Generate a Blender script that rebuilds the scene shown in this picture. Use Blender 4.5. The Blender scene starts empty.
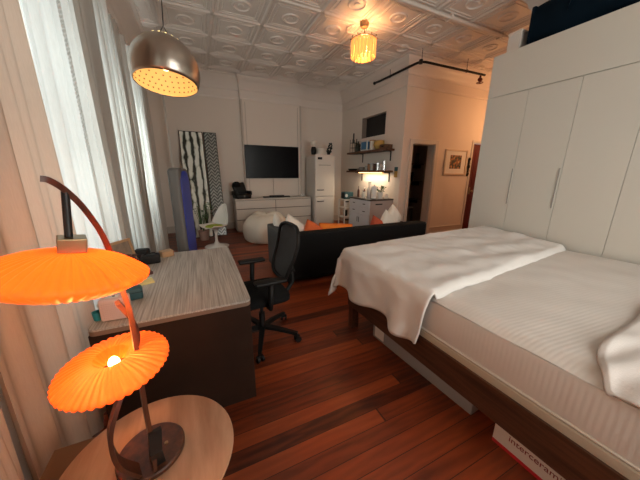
import bpy, bmesh, math, random
from mathutils import Vector, Matrix, Euler, noise
R_ = math.radians
PI = math.pi
sc = bpy.context.scene
C = sc.collection
rnd = random.Random(7)

# ------------------------------------------------------------------ materials
MATS = {}
def mat(name, col, rough=0.6, metal=0.0, bump=0.0, bscale=40.0, var=0.0, vscale=6.0, stretch=(1,1,1), **kw):
    if name in MATS: return MATS[name]
    m = bpy.data.materials.new(name); m.use_nodes = True
    nt = m.node_tree; b = nt.nodes['Principled BSDF']
    b.inputs['Base Color'].default_value = (*col, 1)
    b.inputs['Roughness'].default_value = rough
    b.inputs['Metallic'].default_value = metal
    for k, v in kw.items():
        b.inputs[k].default_value = v
    if bump or var:
        tc = nt.nodes.new('ShaderNodeTexCoord'); mp = nt.nodes.new('ShaderNodeMapping')
        mp.inputs['Scale'].default_value = stretch
        nt.links.new(tc.outputs['Object'], mp.inputs['Vector'])
    if var:
        n = nt.nodes.new('ShaderNodeTexNoise'); n.inputs['Scale'].default_value = vscale; n.inputs['Detail'].default_value = 6
        nt.links.new(mp.outputs[0], n.inputs['Vector'])
        r = nt.nodes.new('ShaderNodeValToRGB')
        r.color_ramp.elements[0].position = 0.3; r.color_ramp.elements[1].position = 0.7
        r.color_ramp.elements[0].color = (*[max(0, c*(1-var)) for c in col], 1)
        r.color_ramp.elements[1].color = (*[min(1, c*(1+var)) for c in col], 1)
        nt.links.new(n.outputs[0], r.inputs[0]); nt.links.new(r.outputs[0], b.inputs['Base Color'])
    if bump:
        n2 = nt.nodes.new('ShaderNodeTexNoise'); n2.inputs['Scale'].default_value = bscale; n2.inputs['Detail'].default_value = 4
        nt.links.new(mp.outputs[0], n2.inputs['Vector'])
        bp = nt.nodes.new('ShaderNodeBump'); bp.inputs['Strength'].default_value = bump; bp.inputs['Distance'].default_value = 0.01
        nt.links.new(n2.outputs[0], bp.inputs['Height']); nt.links.new(bp.outputs[0], b.inputs['Normal'])
    MATS[name] = m
    return m

def emat(name, col, strength):
    m = mat(name, col, 0.5)
    b = m.node_tree.nodes['Principled BSDF']
    b.inputs['Emission Color'].default_value = (*col, 1); b.inputs['Emission Strength'].default_value = strength
    return m

def floor_mat():
    m = bpy.data.materials.new('plank_floor'); m.use_nodes = True; nt = m.node_tree; N = nt.nodes; L = nt.links
    b = N['Principled BSDF']
    tc = N.new('ShaderNodeTexCoord'); sep = N.new('ShaderNodeSeparateXYZ'); L.new(tc.outputs['Object'], sep.inputs[0])
    def mth(op, a, bb=None, c=None):
        n = N.new('ShaderNodeMath'); n.operation = op
        for i, v in enumerate((a, bb, c)):
            if v is None: continue
            if isinstance(v, (int, float)): n.inputs[i].default_value = v
            else: L.new(v, n.inputs[i])
        return n.outputs[0]
    W = 0.098
    yy = mth('DIVIDE', sep.outputs['Y'], W); row = mth('FLOOR', yy); fy = mth('FRACT', yy)
    wn = N.new('ShaderNodeTexWhiteNoise'); wn.noise_dimensions = '1D'; L.new(row, wn.inputs['W'])
    xo = mth('ADD', mth('DIVIDE', sep.outputs['X'], 5.5), mth('MULTIPLY', wn.outputs['Value'], 7.0))
    seg = mth('FLOOR', xo); fx = mth('FRACT', xo)
    wn2 = N.new('ShaderNodeTexWhiteNoise'); wn2.noise_dimensions = '2D'
    cb = N.new('ShaderNodeCombineXYZ'); L.new(row, cb.inputs[0]); L.new(seg, cb.inputs[1]); L.new(cb.outputs[0], wn2.inputs['Vector'])
    # grain
    g = N.new('ShaderNodeCombineXYZ')
    L.new(mth('MULTIPLY', sep.outputs['X'], 1.1), g.inputs[0]); L.new(mth('MULTIPLY', sep.outputs['Y'], 8.0), g.inputs[1])
    L.new(mth('MULTIPLY', wn2.outputs['Value'], 37.0), g.inputs[2])
    ns = N.new('ShaderNodeTexNoise'); ns.inputs['Scale'].default_value = 2.4; ns.inputs['Detail'].default_value = 6; ns.inputs['Distortion'].default_value = 1.2
    L.new(g.outputs[0], ns.inputs['Vector'])
    wv = N.new('ShaderNodeTexWave'); wv.bands_direction = 'Y'; wv.inputs['Scale'].default_value = 1.2; wv.inputs['Distortion'].default_value = 9
    wv.inputs['Detail'].default_value = 3; wv.inputs['Detail Scale'].default_value = 1.4
    g2 = N.new('ShaderNodeCombineXYZ')
    L.new(mth('MULTIPLY', sep.outputs['X'], 1.0), g2.inputs[0]); L.new(mth('MULTIPLY', sep.outputs['Y'], 5.0), g2.inputs[1])
    L.new(mth('MULTIPLY', wn2.outputs['Value'], 91.0), g2.inputs[2]); L.new(g2.outputs[0], wv.inputs['Vector'])
    v = mth('ADD', mth('MULTIPLY', ns.outputs[0], 0.42), mth('MULTIPLY', wv.outputs['Fac'], 0.12))
    v = mth('ADD', v, mth('MULTIPLY', wn2.outputs['Value'], 0.48))
    r = N.new('ShaderNodeValToRGB'); e = r.color_ramp.elements
    e[0].position = 0.2; e[0].color = (0.045, 0.009, 0.004, 1); e[1].position = 0.95; e[1].color = (0.40, 0.098, 0.026, 1)
    k = e.new(0.5); k.color = (0.19, 0.036, 0.011, 1); k2 = e.new(0.72); k2.color = (0.27, 0.052, 0.014, 1)
    L.new(v, r.inputs[0])
    # gaps
    d = mth('MINIMUM', fy, mth('SUBTRACT', 1.0, fy)); gy = mth('LESS_THAN', d, 0.022)
    gx = mth('LESS_THAN', mth('MINIMUM', fx, mth('SUBTRACT', 1.0, fx)), 0.001)
    gap = mth('MAXIMUM', gy, gx)
    mx = N.new('ShaderNodeMix'); mx.data_type = 'RGBA'; L.new(mth('MULTIPLY', gap, 0.85), mx.inputs[0])
    L.new(r.outputs[0], mx.inputs[6]); mx.inputs[7].default_value = (0.02, 0.005, 0.003, 1)
    L.new(mx.outputs[2], b.inputs['Base Color'])
    b.inputs['Roughness'].default_value = 0.36
    bp = N.new('ShaderNodeBump'); bp.inputs['Strength'].default_value = 0.35; bp.inputs['Distance'].default_value = 0.004
    L.new(mth('SUBTRACT', mth('MULTIPLY', ns.outputs[0], 0.4), gap), bp.inputs['Height']); L.new(bp.outputs[0], b.inputs['Normal'])
    return m

def wood_mat(name, dark, light, axis='Y', scale=1.0, rough=0.45, fine=26.0):
    m = bpy.data.materials.new(name); m.use_nodes = True; nt = m.node_tree; N = nt.nodes; L = nt.links
    b = N['Principled BSDF']; tc = N.new('ShaderNodeTexCoord'); mp = N.new('ShaderNodeMapping')
    s = {'X': (1, fine, fine), 'Y': (fine, 1, fine), 'Z': (fine, fine, 1)}[axis]
    mp.inputs['Scale'].default_value = [q*scale for q in s]
    L.new(tc.outputs['Object'], mp.inputs[0])
    n = N.new('ShaderNodeTexNoise'); n.inputs['Scale'].default_value = 2.0; n.inputs['Detail'].default_value = 8; n.inputs['Roughness'].default_value = .6
    n.inputs['Distortion'].default_value = .3
    L.new(mp.outputs[0], n.inputs[0])
    r = N.new('ShaderNodeValToRGB'); r.color_ramp.elements[0].position = .36; r.color_ramp.elements[1].position = .64
    r.color_ramp.elements[0].color = (*dark, 1); r.color_ramp.elements[1].color = (*light, 1)
    L.new(n.outputs[0], r.inputs[0]); L.new(r.outputs[0], b.inputs['Base Color'])
    b.inputs['Roughness'].default_value = rough
    MATS[name] = m
    return m

def sheer_mat(name, col, transp=0.25, transl=0.55):
    m = bpy.data.materials.new(name); m.use_nodes = True; nt = m.node_tree; N = nt.nodes; L = nt.links
    N.remove(N['Principled BSDF']); out = N['Material Output']
    df = N.new('ShaderNodeBsdfDiffuse'); tl = N.new('ShaderNodeBsdfTranslucent'); tp = N.new('ShaderNodeBsdfTransparent')
    tc = N.new('ShaderNodeTexCoord'); ns = N.new('ShaderNodeTexNoise'); mp = N.new('ShaderNodeMapping')
    mp.inputs['Scale'].default_value = (90, 90, 8); ns.inputs['Scale'].default_value = 3; ns.inputs['Detail'].default_value = 3
    L.new(tc.outputs['Object'], mp.inputs[0]); L.new(mp.outputs[0], ns.inputs[0])
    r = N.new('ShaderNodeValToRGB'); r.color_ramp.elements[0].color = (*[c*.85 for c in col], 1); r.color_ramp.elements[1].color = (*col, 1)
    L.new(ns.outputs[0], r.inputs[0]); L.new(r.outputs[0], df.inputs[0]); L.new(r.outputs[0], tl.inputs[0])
    a = N.new('ShaderNodeMixShader'); a.inputs[0].default_value = transl; L.new(df.outputs[0], a.inputs[1]); L.new(tl.outputs[0], a.inputs[2])
    c = N.new('ShaderNodeMixShader'); c.inputs[0].default_value = transp; L.new(a.outputs[0], c.inputs[1]); L.new(tp.outputs[0], c.inputs[2])
    L.new(c.outputs[0], out.inputs[0])
    MATS[name] = m
    return m

def glow_shade_mat(name, col, es):
    m = bpy.data.materials.new(name); m.use_nodes = True; nt = m.node_tree; N = nt.nodes; L = nt.links
    b = N['Principled BSDF']; b.inputs['Base Color'].default_value = (*col, 1); b.inputs['Roughness'].default_value = .5
    b.inputs['Emission Color'].default_value = (1.0, .175, .015, 1); b.inputs['Emission Strength'].default_value = es
    tl = N.new('ShaderNodeBsdfTranslucent'); tl.inputs[0].default_value = (1.0, .09, .006, 1)
    mx = N.new('ShaderNodeMixShader'); mx.inputs[0].default_value = .2
    L.new(b.outputs[0], mx.inputs[1]); L.new(tl.outputs[0], mx.inputs[2]); L.new(mx.outputs[0], N['Material Output'].inputs[0])
    MATS[name] = m
    return m

def glass_mat(name, col, rough=0.03, mixt=0.6):
    m = bpy.data.materials.new(name); m.use_nodes = True; nt = m.node_tree; N = nt.nodes; L = nt.links
    b = N['Principled BSDF']; b.inputs['Base Color'].default_value = (*col, 1); b.inputs['Roughness'].default_value = rough
    tp = N.new('ShaderNodeBsdfTransparent'); tp.inputs[0].default_value = (*col, 1)
    mx = N.new('ShaderNodeMixShader'); mx.inputs[0].default_value = mixt
    L.new(b.outputs[0], mx.inputs[1]); L.new(tp.outputs[0], mx.inputs[2]); L.new(mx.outputs[0], N['Material Output'].inputs[0])
    MATS[name] = m
    return m

def painted_mirror(name, kind):
    """mirror reflections painted into the base colour: scalloped columns or herringbone"""
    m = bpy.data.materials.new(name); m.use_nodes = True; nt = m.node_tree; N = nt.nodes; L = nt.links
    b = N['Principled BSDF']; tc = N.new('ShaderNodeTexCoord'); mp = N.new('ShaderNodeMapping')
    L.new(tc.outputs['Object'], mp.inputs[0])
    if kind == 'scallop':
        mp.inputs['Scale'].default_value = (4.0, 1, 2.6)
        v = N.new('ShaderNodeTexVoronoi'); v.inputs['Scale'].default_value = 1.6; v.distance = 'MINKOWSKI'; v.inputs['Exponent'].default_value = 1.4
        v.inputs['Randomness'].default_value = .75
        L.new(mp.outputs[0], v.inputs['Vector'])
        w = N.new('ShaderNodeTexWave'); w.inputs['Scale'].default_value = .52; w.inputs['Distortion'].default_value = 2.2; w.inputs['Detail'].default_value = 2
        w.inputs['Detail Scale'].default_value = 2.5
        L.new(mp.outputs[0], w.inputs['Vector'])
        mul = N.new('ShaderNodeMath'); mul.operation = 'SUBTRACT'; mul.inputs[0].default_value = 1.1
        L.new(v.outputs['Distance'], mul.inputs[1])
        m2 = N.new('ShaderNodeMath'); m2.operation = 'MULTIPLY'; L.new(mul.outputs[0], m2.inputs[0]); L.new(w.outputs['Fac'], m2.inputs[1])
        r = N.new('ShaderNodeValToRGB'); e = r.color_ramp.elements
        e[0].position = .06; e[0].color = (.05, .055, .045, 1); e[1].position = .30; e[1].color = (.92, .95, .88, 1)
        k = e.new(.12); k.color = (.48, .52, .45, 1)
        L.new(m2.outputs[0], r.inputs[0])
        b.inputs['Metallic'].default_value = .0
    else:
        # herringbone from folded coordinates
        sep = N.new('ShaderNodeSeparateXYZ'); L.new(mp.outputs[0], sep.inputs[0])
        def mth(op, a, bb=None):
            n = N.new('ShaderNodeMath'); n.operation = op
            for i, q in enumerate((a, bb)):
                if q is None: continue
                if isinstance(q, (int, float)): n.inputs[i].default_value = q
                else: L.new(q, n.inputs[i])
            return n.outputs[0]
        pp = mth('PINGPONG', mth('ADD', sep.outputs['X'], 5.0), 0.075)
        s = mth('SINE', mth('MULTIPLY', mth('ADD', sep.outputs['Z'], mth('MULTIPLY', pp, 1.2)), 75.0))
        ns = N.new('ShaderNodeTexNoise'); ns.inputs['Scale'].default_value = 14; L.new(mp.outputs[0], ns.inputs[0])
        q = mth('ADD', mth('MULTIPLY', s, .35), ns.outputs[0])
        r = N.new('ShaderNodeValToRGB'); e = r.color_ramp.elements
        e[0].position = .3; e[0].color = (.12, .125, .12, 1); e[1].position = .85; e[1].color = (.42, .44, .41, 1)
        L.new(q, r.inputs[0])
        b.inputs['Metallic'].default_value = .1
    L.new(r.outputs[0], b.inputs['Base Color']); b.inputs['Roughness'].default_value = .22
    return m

WALL = mat('wall_paint', (0.76, 0.675, 0.60), 0.85, bump=.08, bscale=60)
CEIL = mat('tin_ceiling', (0.74, 0.66, 0.60), 0.38)
TRIM = mat('trim_paint', (0.55, 0.48, 0.42), 0.55)
CASING = mat('door_casing', (0.62, 0.57, 0.52), 0.45)
FLOOR = floor_mat()
WARD = mat('wardrobe_lacquer', (0.66, 0.62, 0.55), 0.42)
WHITE = mat('white_lacquer', (0.72, 0.68, 0.63), 0.4)
DRESS = mat('dresser_white', (0.62, 0.56, 0.50), 0.45)
BLACK = mat('black_plastic', (0.008, 0.008, 0.008), 0.5, **{'Specular IOR Level': .25})
MESH = mat('chair_mesh', (0.055, 0.055, 0.057), 0.8, **{'Specular IOR Level': .15}, bump=.3, bscale=300)
CHFAB = mat('chair_fabric', (0.009, 0.009, 0.0095), 0.9, **{'Specular IOR Level': .15}, bump=.3, bscale=250)
METAL = mat('dark_metal', (0.03, 0.03, 0.03), 0.4, 0.7)
STEEL = mat('brushed_nickel', (0.42, 0.37, 0.32), 0.28, 1.0, bump=.05, bscale=30, stretch=(1, 1, 30))
CHROME = mat('chrome', (0.7, 0.7, 0.7), 0.15, 1.0)
SOFA = mat('charcoal_upholstery', (0.011, 0.0105, 0.0105), 0.9, **{'Specular IOR Level': .15}, bump=.25, bscale=220)
SOFA_LIT = mat('charcoal_window_lit', (0.085, 0.085, 0.085), 0.85, **{'Specular IOR Level': .2}, bump=.25, bscale=220)  # charcoal cover lightened: window light painted into the left arm
WALNUT = wood_mat('walnut_frame', (.035, .014, .008), (.10, .042, .022), 'Y', 1.0, .42, 18)
LAMPW = wood_mat('lamp_walnut', (.045, .014, .007), (.11, .034, .014), 'Z', 1.2, .38, 14)
SHELFW = wood_mat('shelf_wood', (.05, .02, .01), (.16, .065, .03), 'Y', 1.0, .6, 10)
DESKT = wood_mat('desk_laminate', (.27, .235, .20), (.55, .50, .45), 'Y', 1.0, .42, 48)
DESKP = mat('desk_panel', (0.026, 0.012, 0.007), 0.7, **{'Specular IOR Level': .15}, var=.15, vscale=4)
TRAV = wood_mat('round_top_stone', (.34, .18, .10), (.52, .32, .20), 'Y', .8, .4, 7)
BRASS = mat('aged_brass', (.33, .24, .13), .35, .9)
TVS = mat('tv_screen', (0.002, 0.0025, 0.004), .25, **{'Specular IOR Level': .12})
SHEET = mat('white_sheet', (0.66, 0.61, 0.58), .85, bump=.15, bscale=120)
DUVET = mat('white_duvet', (0.72, 0.685, 0.66), .85, bump=.6, bscale=7, stretch=(1.6, .7, 1))
BEIGE = mat('foundation_beige', (.42, .34, .26), .9, bump=.2, bscale=150)
ORANGE = mat('orange_fabric', (.85, .22, .02), .8)
RUST = mat('rust_fabric', (.42, .07, .03), .8)
DORANGE = mat('deep_orange_fabric', (.70, .13, .03), .8)
CREAM = mat('cream_fabric', (.78, .72, .64), .85, bump=.2, bscale=80)
BEAN = mat('bean_bag_canvas', (.75, .68, .58), .9, bump=.2, bscale=60)
DRED = mat('dark_red_paint', (.10, .006, .006), .4)
GREEN = mat('lime_cushion', (.36, .42, .05), .8)
LEAF = mat('leaf_green', (.05, .12, .03), .5)
BLUE = mat('cobalt_blue', (.005, .032, .34), .35)
GREYP = mat('grey_plastic', (.16, .145, .13), .45)
NAVY = mat('navy_canvas', (.002, .009, .018), .85, **{'Specular IOR Level': .1})
RED = mat('red_print', (.55, .02, .03), .5)
CARD = mat('white_carton', (.70, .64, .58), .6)
INK = mat('maroon_ink', (.22, .03, .03), .6)
TEAL = mat('dark_teal', (.015, .07, .085), .5)
TEALB = mat('bright_teal', (.02, .22, .26), .5)
PINK = mat('blush_plastic', (.68, .50, .45), .5)
YEL = mat('yellow_paper', (.75, .62, .25), .7)
TAN = mat('tan_wood', (.42, .25, .13), .5)
BROWN = mat('brown_leather', (.09, .03, .018), .5)
PAPER = mat('white_paper', (.8, .78, .74), .7)
DARK = mat('dark_interior', (.02, .017, .016), .8)
DGREEN = mat('dark_bottle_glass', (.01, .02, .015), .1)
GLASS = glass_mat('clear_glass', (.85, .86, .84))
WINE = glass_mat('red_glass', (.35, .03, .03), .05, .3)
BIN = glass_mat('clear_plastic_bin', (.50, .50, .50), .25, .35)
PANE = glass_mat('window_pane', (.95, .97, .96), .02, .92)
SHEER = sheer_mat('sheer_white', (.78, .78, .75), .0, .33)
SHEER_LAMPLIT = sheer_mat('sheer_lamp_tint', (.56, .42, .33), .0, .25)  # orange lamp glow on the near curtains, painted into their colour
SHEERD = sheer_mat('sheer_grey', (.62, .58, .53), .0, .28)
SHADE = glow_shade_mat('orange_pleated_shade', (.80, .085, .006), .66)
MIR1 = painted_mirror('mirror_scallop', 'scallop')  # reflections painted as patterns, for both mirror panels
MIR2 = painted_mirror('mirror_herringbone', 'herring')
BULB = emat('lit_filament', (1.0, .62, .22), 26)
CRYST = emat('lit_crystal', (1.0, .42, .10), .8)
LED = emat('led_strip', (1.0, .62, .22), 5)
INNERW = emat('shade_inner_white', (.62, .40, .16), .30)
HOLE = emat('pierced_light', (1.0, .7, .3), 2.5)
ROPE = mat('white_cord', (.7, .66, .6), .7)

# ------------------------------------------------------------------ mesh helpers
class MB:
    def __init__(s): s.bm = bmesh.new()
    def _new(s, f):
        n0 = set(s.bm.verts); f(); return [v for v in s.bm.verts if v not in n0]
    def box(s, x0, x1, y0, y1, z0, z1, bev=0.0, seg=2, rot=None):
        c = Vector(((x0+x1)/2, (y0+y1)/2, (z0+z1)/2)); t = bmesh.new()
        bmesh.ops.create_cube(t, size=1)
        bmesh.ops.scale(t, vec=(abs(x1-x0), abs(y1-y0), abs(z1-z0)), verts=t.verts)
        if bev: bmesh.ops.bevel(t, geom=list(t.edges), offset=bev, segments=seg, profile=.6, affect='EDGES')
        M = Matrix.Translation(c) @ (Euler(rot).to_matrix().to_4x4() if rot else Matrix())
        bmesh.ops.transform(t, matrix=M, verts=t.verts); s.merge(t); return s
    def merge(s, t):
        me = bpy.data.meshes.new('tmp'); t.to_mesh(me); t.free(); s.bm.from_mesh(me); bpy.data.meshes.remove(me)
    def cyl(s, p, q, r, r2=None, n=16, caps=True):
        p = Vector(p); q = Vector(q); d = q-p; t = bmesh.new()
        bmesh.ops.create_cone(t, cap_ends=caps, segments=n, radius1=r, radius2=r if r2 is None else r2, depth=d.length)
        M = Matrix.Translation((p+q)/2) @ d.to_track_quat('Z', 'Y').to_matrix().to_4x4()
        bmesh.ops.transform(t, matrix=M, verts=t.verts); s.merge(t); return s
    def sph(s, c, r, sc_=(1, 1, 1), n=16, rot=None):
        t = bmesh.new(); bmesh.ops.create_uvsphere(t, u_segments=n, v_segments=max(6, n//2), radius=r)
        M = Matrix.Translation(c) @ (Euler(rot).to_matrix().to_4x4() if rot else Matrix()) @ Matrix.Diagonal((*sc_, 1))
        bmesh.ops.transform(t, matrix=M, verts=t.verts); s.merge(t); return s
    def lathe(s, prof, n=32, c=(0, 0, 0), mod=None, M=None, close=False):
        rings = []
        for i, (r, z) in enumerate(prof):
            ring = []
            for k in range(n):
                a = 2*PI*k/n; rr = r*(mod(i, a) if mod else 1)
                co = Vector((rr*math.cos(a), rr*math.sin(a), z))
                if M: co = M @ co
                ring.append(s.bm.verts.new(co+Vector(c)))
            rings.append(ring)
        m = len(rings)
        for i in range(m if close else m-1):
            a, b = rings[i], rings[(i+1) % m]
            for k in range(n):
                s.bm.faces.new((a[k], a[(k+1) % n], b[(k+1) % n], b[k]))
        if not close:
            for ring, flip in ((rings[0], True), (rings[-1], False)):
                pass
        return s
    def cap(s, r, z, n=32, c=(0, 0, 0)):
        s.bm.faces.new([s.bm.verts.new((c[0]+r*math.cos(2*PI*k/n), c[1]+r*math.sin(2*PI*k/n), c[2]+z)) for k in range(n)]); return s
    def tube(s, pts, r, n=8, closed=False):
        pts = [Vector(p) for p in pts]; rings = []; up = None
        for i, p in enumerate(pts):
            a = pts[i-1] if (i > 0 or closed) else p; b = pts[(i+1) % len(pts)] if (i < len(pts)-1 or closed) else p
            d = (b-a).normalized()
            if up is None: up = d.orthogonal().normalized()
            up = (up-d*up.dot(d)).normalized(); sd = d.cross(up); rr = r[i] if isinstance(r, (list, tuple)) else r
            rings.append([s.bm.verts.new(p+up*rr*math.cos(2*PI*k/n)+sd*rr*math.sin(2*PI*k/n)) for k in range(n)])
        m = len(rings)
        for i in range(m if closed else m-1):
            A, B = rings[i], rings[(i+1) % m]
            for k in range(n): s.bm.faces.new((A[k], A[(k+1) % n], B[(k+1) % n], B[k]))
        if not closed:
            s.bm.faces.new(rings[0][::-1]); s.bm.faces.new(rings[-1])
        return s
    def strip(s, pts, wd, w, t, ws=None):
        """rectangular bar along pts; wd = width direction"""
        pts = [Vector(p) for p in pts]; wd = Vector(wd).normalized(); rings = []
        for i, p in enumerate(pts):
            d = (pts[min(i+1, len(pts)-1)]-pts[max(i-1, 0)]).normalized()
            nn = d.cross(wd).normalized(); ww = (ws[i] if ws else w)/2
            tt = (t[i] if isinstance(t, (list, tuple)) else t)/2
            rings.append([s.bm.verts.new(p+wd*a*ww+nn*b*tt) for a, b in ((-1, -1), (1, -1), (1, 1), (-1, 1))])
        for i in range(len(rings)-1):
            A, B = rings[i], rings[i+1]
            for k in range(4): s.bm.faces.new((A[k], A[(k+1) % 4], B[(k+1) % 4], B[k]))
        s.bm.faces.new(rings[0][::-1]); s.bm.faces.new(rings[-1]); return s
    def grid(s, nu, nv, f, wrap=False):
        V = [[s.bm.verts.new(f(i/(nu-(0 if wrap else 1)), j/(nv-1))) for j in range(nv)] for i in range(nu)]
        for i in range(nu if wrap else nu-1):
            for j in range(nv-1):
                a = V[i]; b = V[(i+1) % nu]; s.bm.faces.new((a[j], b[j], b[j+1], a[j+1]))
        return s
    def prism(s, poly, d, M=None):
        """poly in local XY, extruded d along Z; M maps"""
        M = M or Matrix(); A = [s.bm.verts.new(M @ Vector((x, y, 0))) for x, y in poly]; B = [s.bm.verts.new(M @ Vector((x, y, d))) for x, y in poly]
        s.bm.faces.new(A[::-1]); s.bm.faces.new(B)
        n = len(poly)
        for k in range(n): s.bm.faces.new((A[k], A[(k+1) % n], B[(k+1) % n], B[k]))
        return s
    def done(s, name, m, parent=None, smooth=False, solid=0.0, loc=None, rot=None, sub=0, offset=0):
        bmesh.ops.recalc_face_normals(s.bm, faces=s.bm.faces)
        me = bpy.data.meshes.new(name); s.bm.to_mesh(me); s.bm.free()
        o = bpy.data.objects.new(name, me); C.objects.link(o)
        me.materials.append(m)
        if smooth:
            for p in me.polygons: p.use_smooth = True
            if smooth == 'auto':
                me.set_sharp_from_angle(angle=R_(38))
        if solid:
            md = o.modifiers.new('solid', 'SOLIDIFY'); md.thickness = solid; md.offset = offset
        if sub:
            md = o.modifiers.new('sub', 'SUBSURF'); md.levels = sub; md.render_levels = sub
        if parent: o.parent = parent
        if loc is not None: o.location = loc
        if rot is not None: o.rotation_euler = rot
        return o

def tag(o, label, cat, group=None, kind=None):
    o['label'] = label; o['category'] = cat
    if group: o['group'] = group
    if kind: o['kind'] = kind
    return o
def thing(name, label, cat, loc=(0, 0, 0), rz=0, group=None, rot=None):
    o = bpy.data.objects.new(name, None); C.objects.link(o); o.empty_display_size = .1
    o.location = loc; o.rotation_euler = rot or (0, 0, rz)
    return tag(o, label, cat, group)
def struct(o): o['kind'] = 'structure'; return o
def dup(root, loc, label, rz=None, group=None, rot=None):
    def cp(o, par):
        c = o.copy(); C.objects.link(c); c.parent = par
        for ch in [x for x in C.objects if x.parent == o]: cp(ch, c)
        return c
    r = cp(root, None); r.location = loc; r['label'] = label
    if rz is not None: r.rotation_euler = (0, 0, rz)
    if rot is not None: r.rotation_euler = rot
    if group: r['group'] = group
    return r
def B(x0, x1, y0, y1, z0, z1, bev=0.0, seg=2, rot=None): return MB().box(x0, x1, y0, y1, z0, z1, bev, seg, rot)

# ------------------------------------------------------------------ room shell
XL, XK, YT, YD, ZC = -0.80, 4.15, 7.35, 4.65, 3.75
XR, XH, YB = 4.12, 7.4, -1.6
struct(B(XL-.2, XH+.1, YB-.1, YT+.2, -.08, 0).done('floor', FLOOR))
# window wall with tall openings
wins = [(-1.2, .1), (1.50, 2.75), (3.15, 3.85), (4.25, 5.25)]
WZ0, WZ1 = .45, 3.0
m = MB(); y = YB
for a, b in wins:
    m.box(XL-.2, XL, y, a, 0, ZC+.02); m.box(XL-.2, XL, a, b, 0, WZ0); m.box(XL-.2, XL, a, b, WZ1, ZC+.02); y = b
m.box(XL-.2, XL, y, YT+.2, 0, ZC+.02)
struct(m.done('wall_left', WALL))
for i, (a, b) in enumerate(wins):
    f = MB()
    for y0, y1, z0, z1 in ((a, a+.06, WZ0, WZ1), (b-.06, b, WZ0, WZ1), (a, b, WZ0, WZ0+.06), (a, b, WZ1-.06, WZ1), (a, b, 1.72, 1.78)):
        f.box(XL-.14, XL-.07, y0, y1, z0, z1)
    f.box(XL-.12, XL-.09, (a+b)/2-.02, (a+b)/2+.02, WZ0, WZ1)
    w = struct(f.done('window_%d' % (i+1), CASING))
    B(XL-.108, XL-.102, a+.05, b-.05, WZ0+.05, WZ1-.05).done('window_pane', PANE, w)
# walls
struct(MB().box(XL-.2, 1.17, YT, YT+.2, 0, ZC+.02).box(2.77, XK+.2, YT, YT+.2, 0, ZC+.02).box(1.17, 2.77, YT-.13, YT+.2, 0, ZC+.02).done('wall_back', WALL))
# kitchen wall with pass-through opening
m = MB(); oy0, oy1, oz0, oz1 = 5.29, 6.27, 2.40, 2.90
m.box(XK, XK+.2, YD, oy0, 0, ZC+.02).box(XK, XK+.2, oy1, YT, 0, ZC+.02).box(XK, XK+.2, oy0, oy1, 0, oz0).box(XK, XK+.2, oy0, oy1, oz1, ZC+.02)
struct(m.done('wall_kitchen', WALL))
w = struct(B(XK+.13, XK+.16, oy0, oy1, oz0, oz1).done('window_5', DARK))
MB().box(XK+.0, XK+.13, oy1-.02, oy1-.001, oz0, oz1).done('window_frame', mat('brown_jamb', (.20, .15, .12), .6), w)
# door wall
dx0, dx1, dz = 4.43, 5.12, 2.15
rx0, rx1, rz = 6.45, 7.2, 2.25
m = MB().box(XK+.2, dx0, YD, YD+.2, 0, ZC+.02).box(dx0, dx1, YD, YD+.2, dz, ZC+.02).box(dx1, rx0, YD, YD+.2, 0, ZC+.02).box(rx0, rx1, YD, YD+.2, rz, ZC+.02).box(rx1, XH+.1, YD, YD+.2, 0, ZC+.02)
m.box(XK, XK+.2, YD, YD+.0001+.0, 0, .001)
struct(m.done('wall_door_side', WALL))
struct(B(XH, XH+.1, 2.3, YD, 0, ZC+.02).done('wall_hall_end', WALL))
struct(B(XR, XR+.1, YB, 2.35, 0, ZC+.02).done('wall_right', WALL))
struct(B(XR+.1, XH+.1, 2.25, 2.35, 0, ZC+.02).done('wall_hall', WALL))
fill_wins = [(1.0, 1.8), (2.1, 2.9)]  # unseen windows behind the camera, added to let in fill light
m = MB(); x = XL-.2
for a, b in fill_wins:
    m.box(x, a, YB-.1, YB, 0, ZC+.02); m.box(a, b, YB-.1, YB, 0, .7); m.box(a, b, YB-.1, YB, 3.1, ZC+.02); x = b
m.box(x, XR+.1, YB-.1, YB, 0, ZC+.02)
struct(m.done('wall_front', WALL))
for i, (a, b) in enumerate(fill_wins):
    f = MB()
    for x0, x1, z0, z1 in ((a, a+.06, .7, 3.1), (b-.06, b, .7, 3.1), (a+.06, b-.06, .7, .76), (a+.06, b-.06, 3.04, 3.1), (a+.06, b-.06, 1.87, 1.98)): f.box(x0, x1, YB-.08, YB-.02, z0, z1)
    w = struct(f.done('window_%d' % (i+6), CASING)); B(a+.05, b-.05, YB-.055, YB-.05, .75, 3.05).done('window_pane', PANE, w)  # frames and panes of the added fill windows
# dark bathroom / pantry behind door opening
struct(MB().box(XK+.2, 6.3, 6.3, 6.4, 0, 2.6).box(6.2, 6.3, YD+.2, 6.3, 0, 2.6).box(XK+.2, 6.3, YD+.2, 6.4, 2.6, 2.65).done('wall_pantry', mat('pantry_wall', (.34, .27, .23), .8)))
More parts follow.
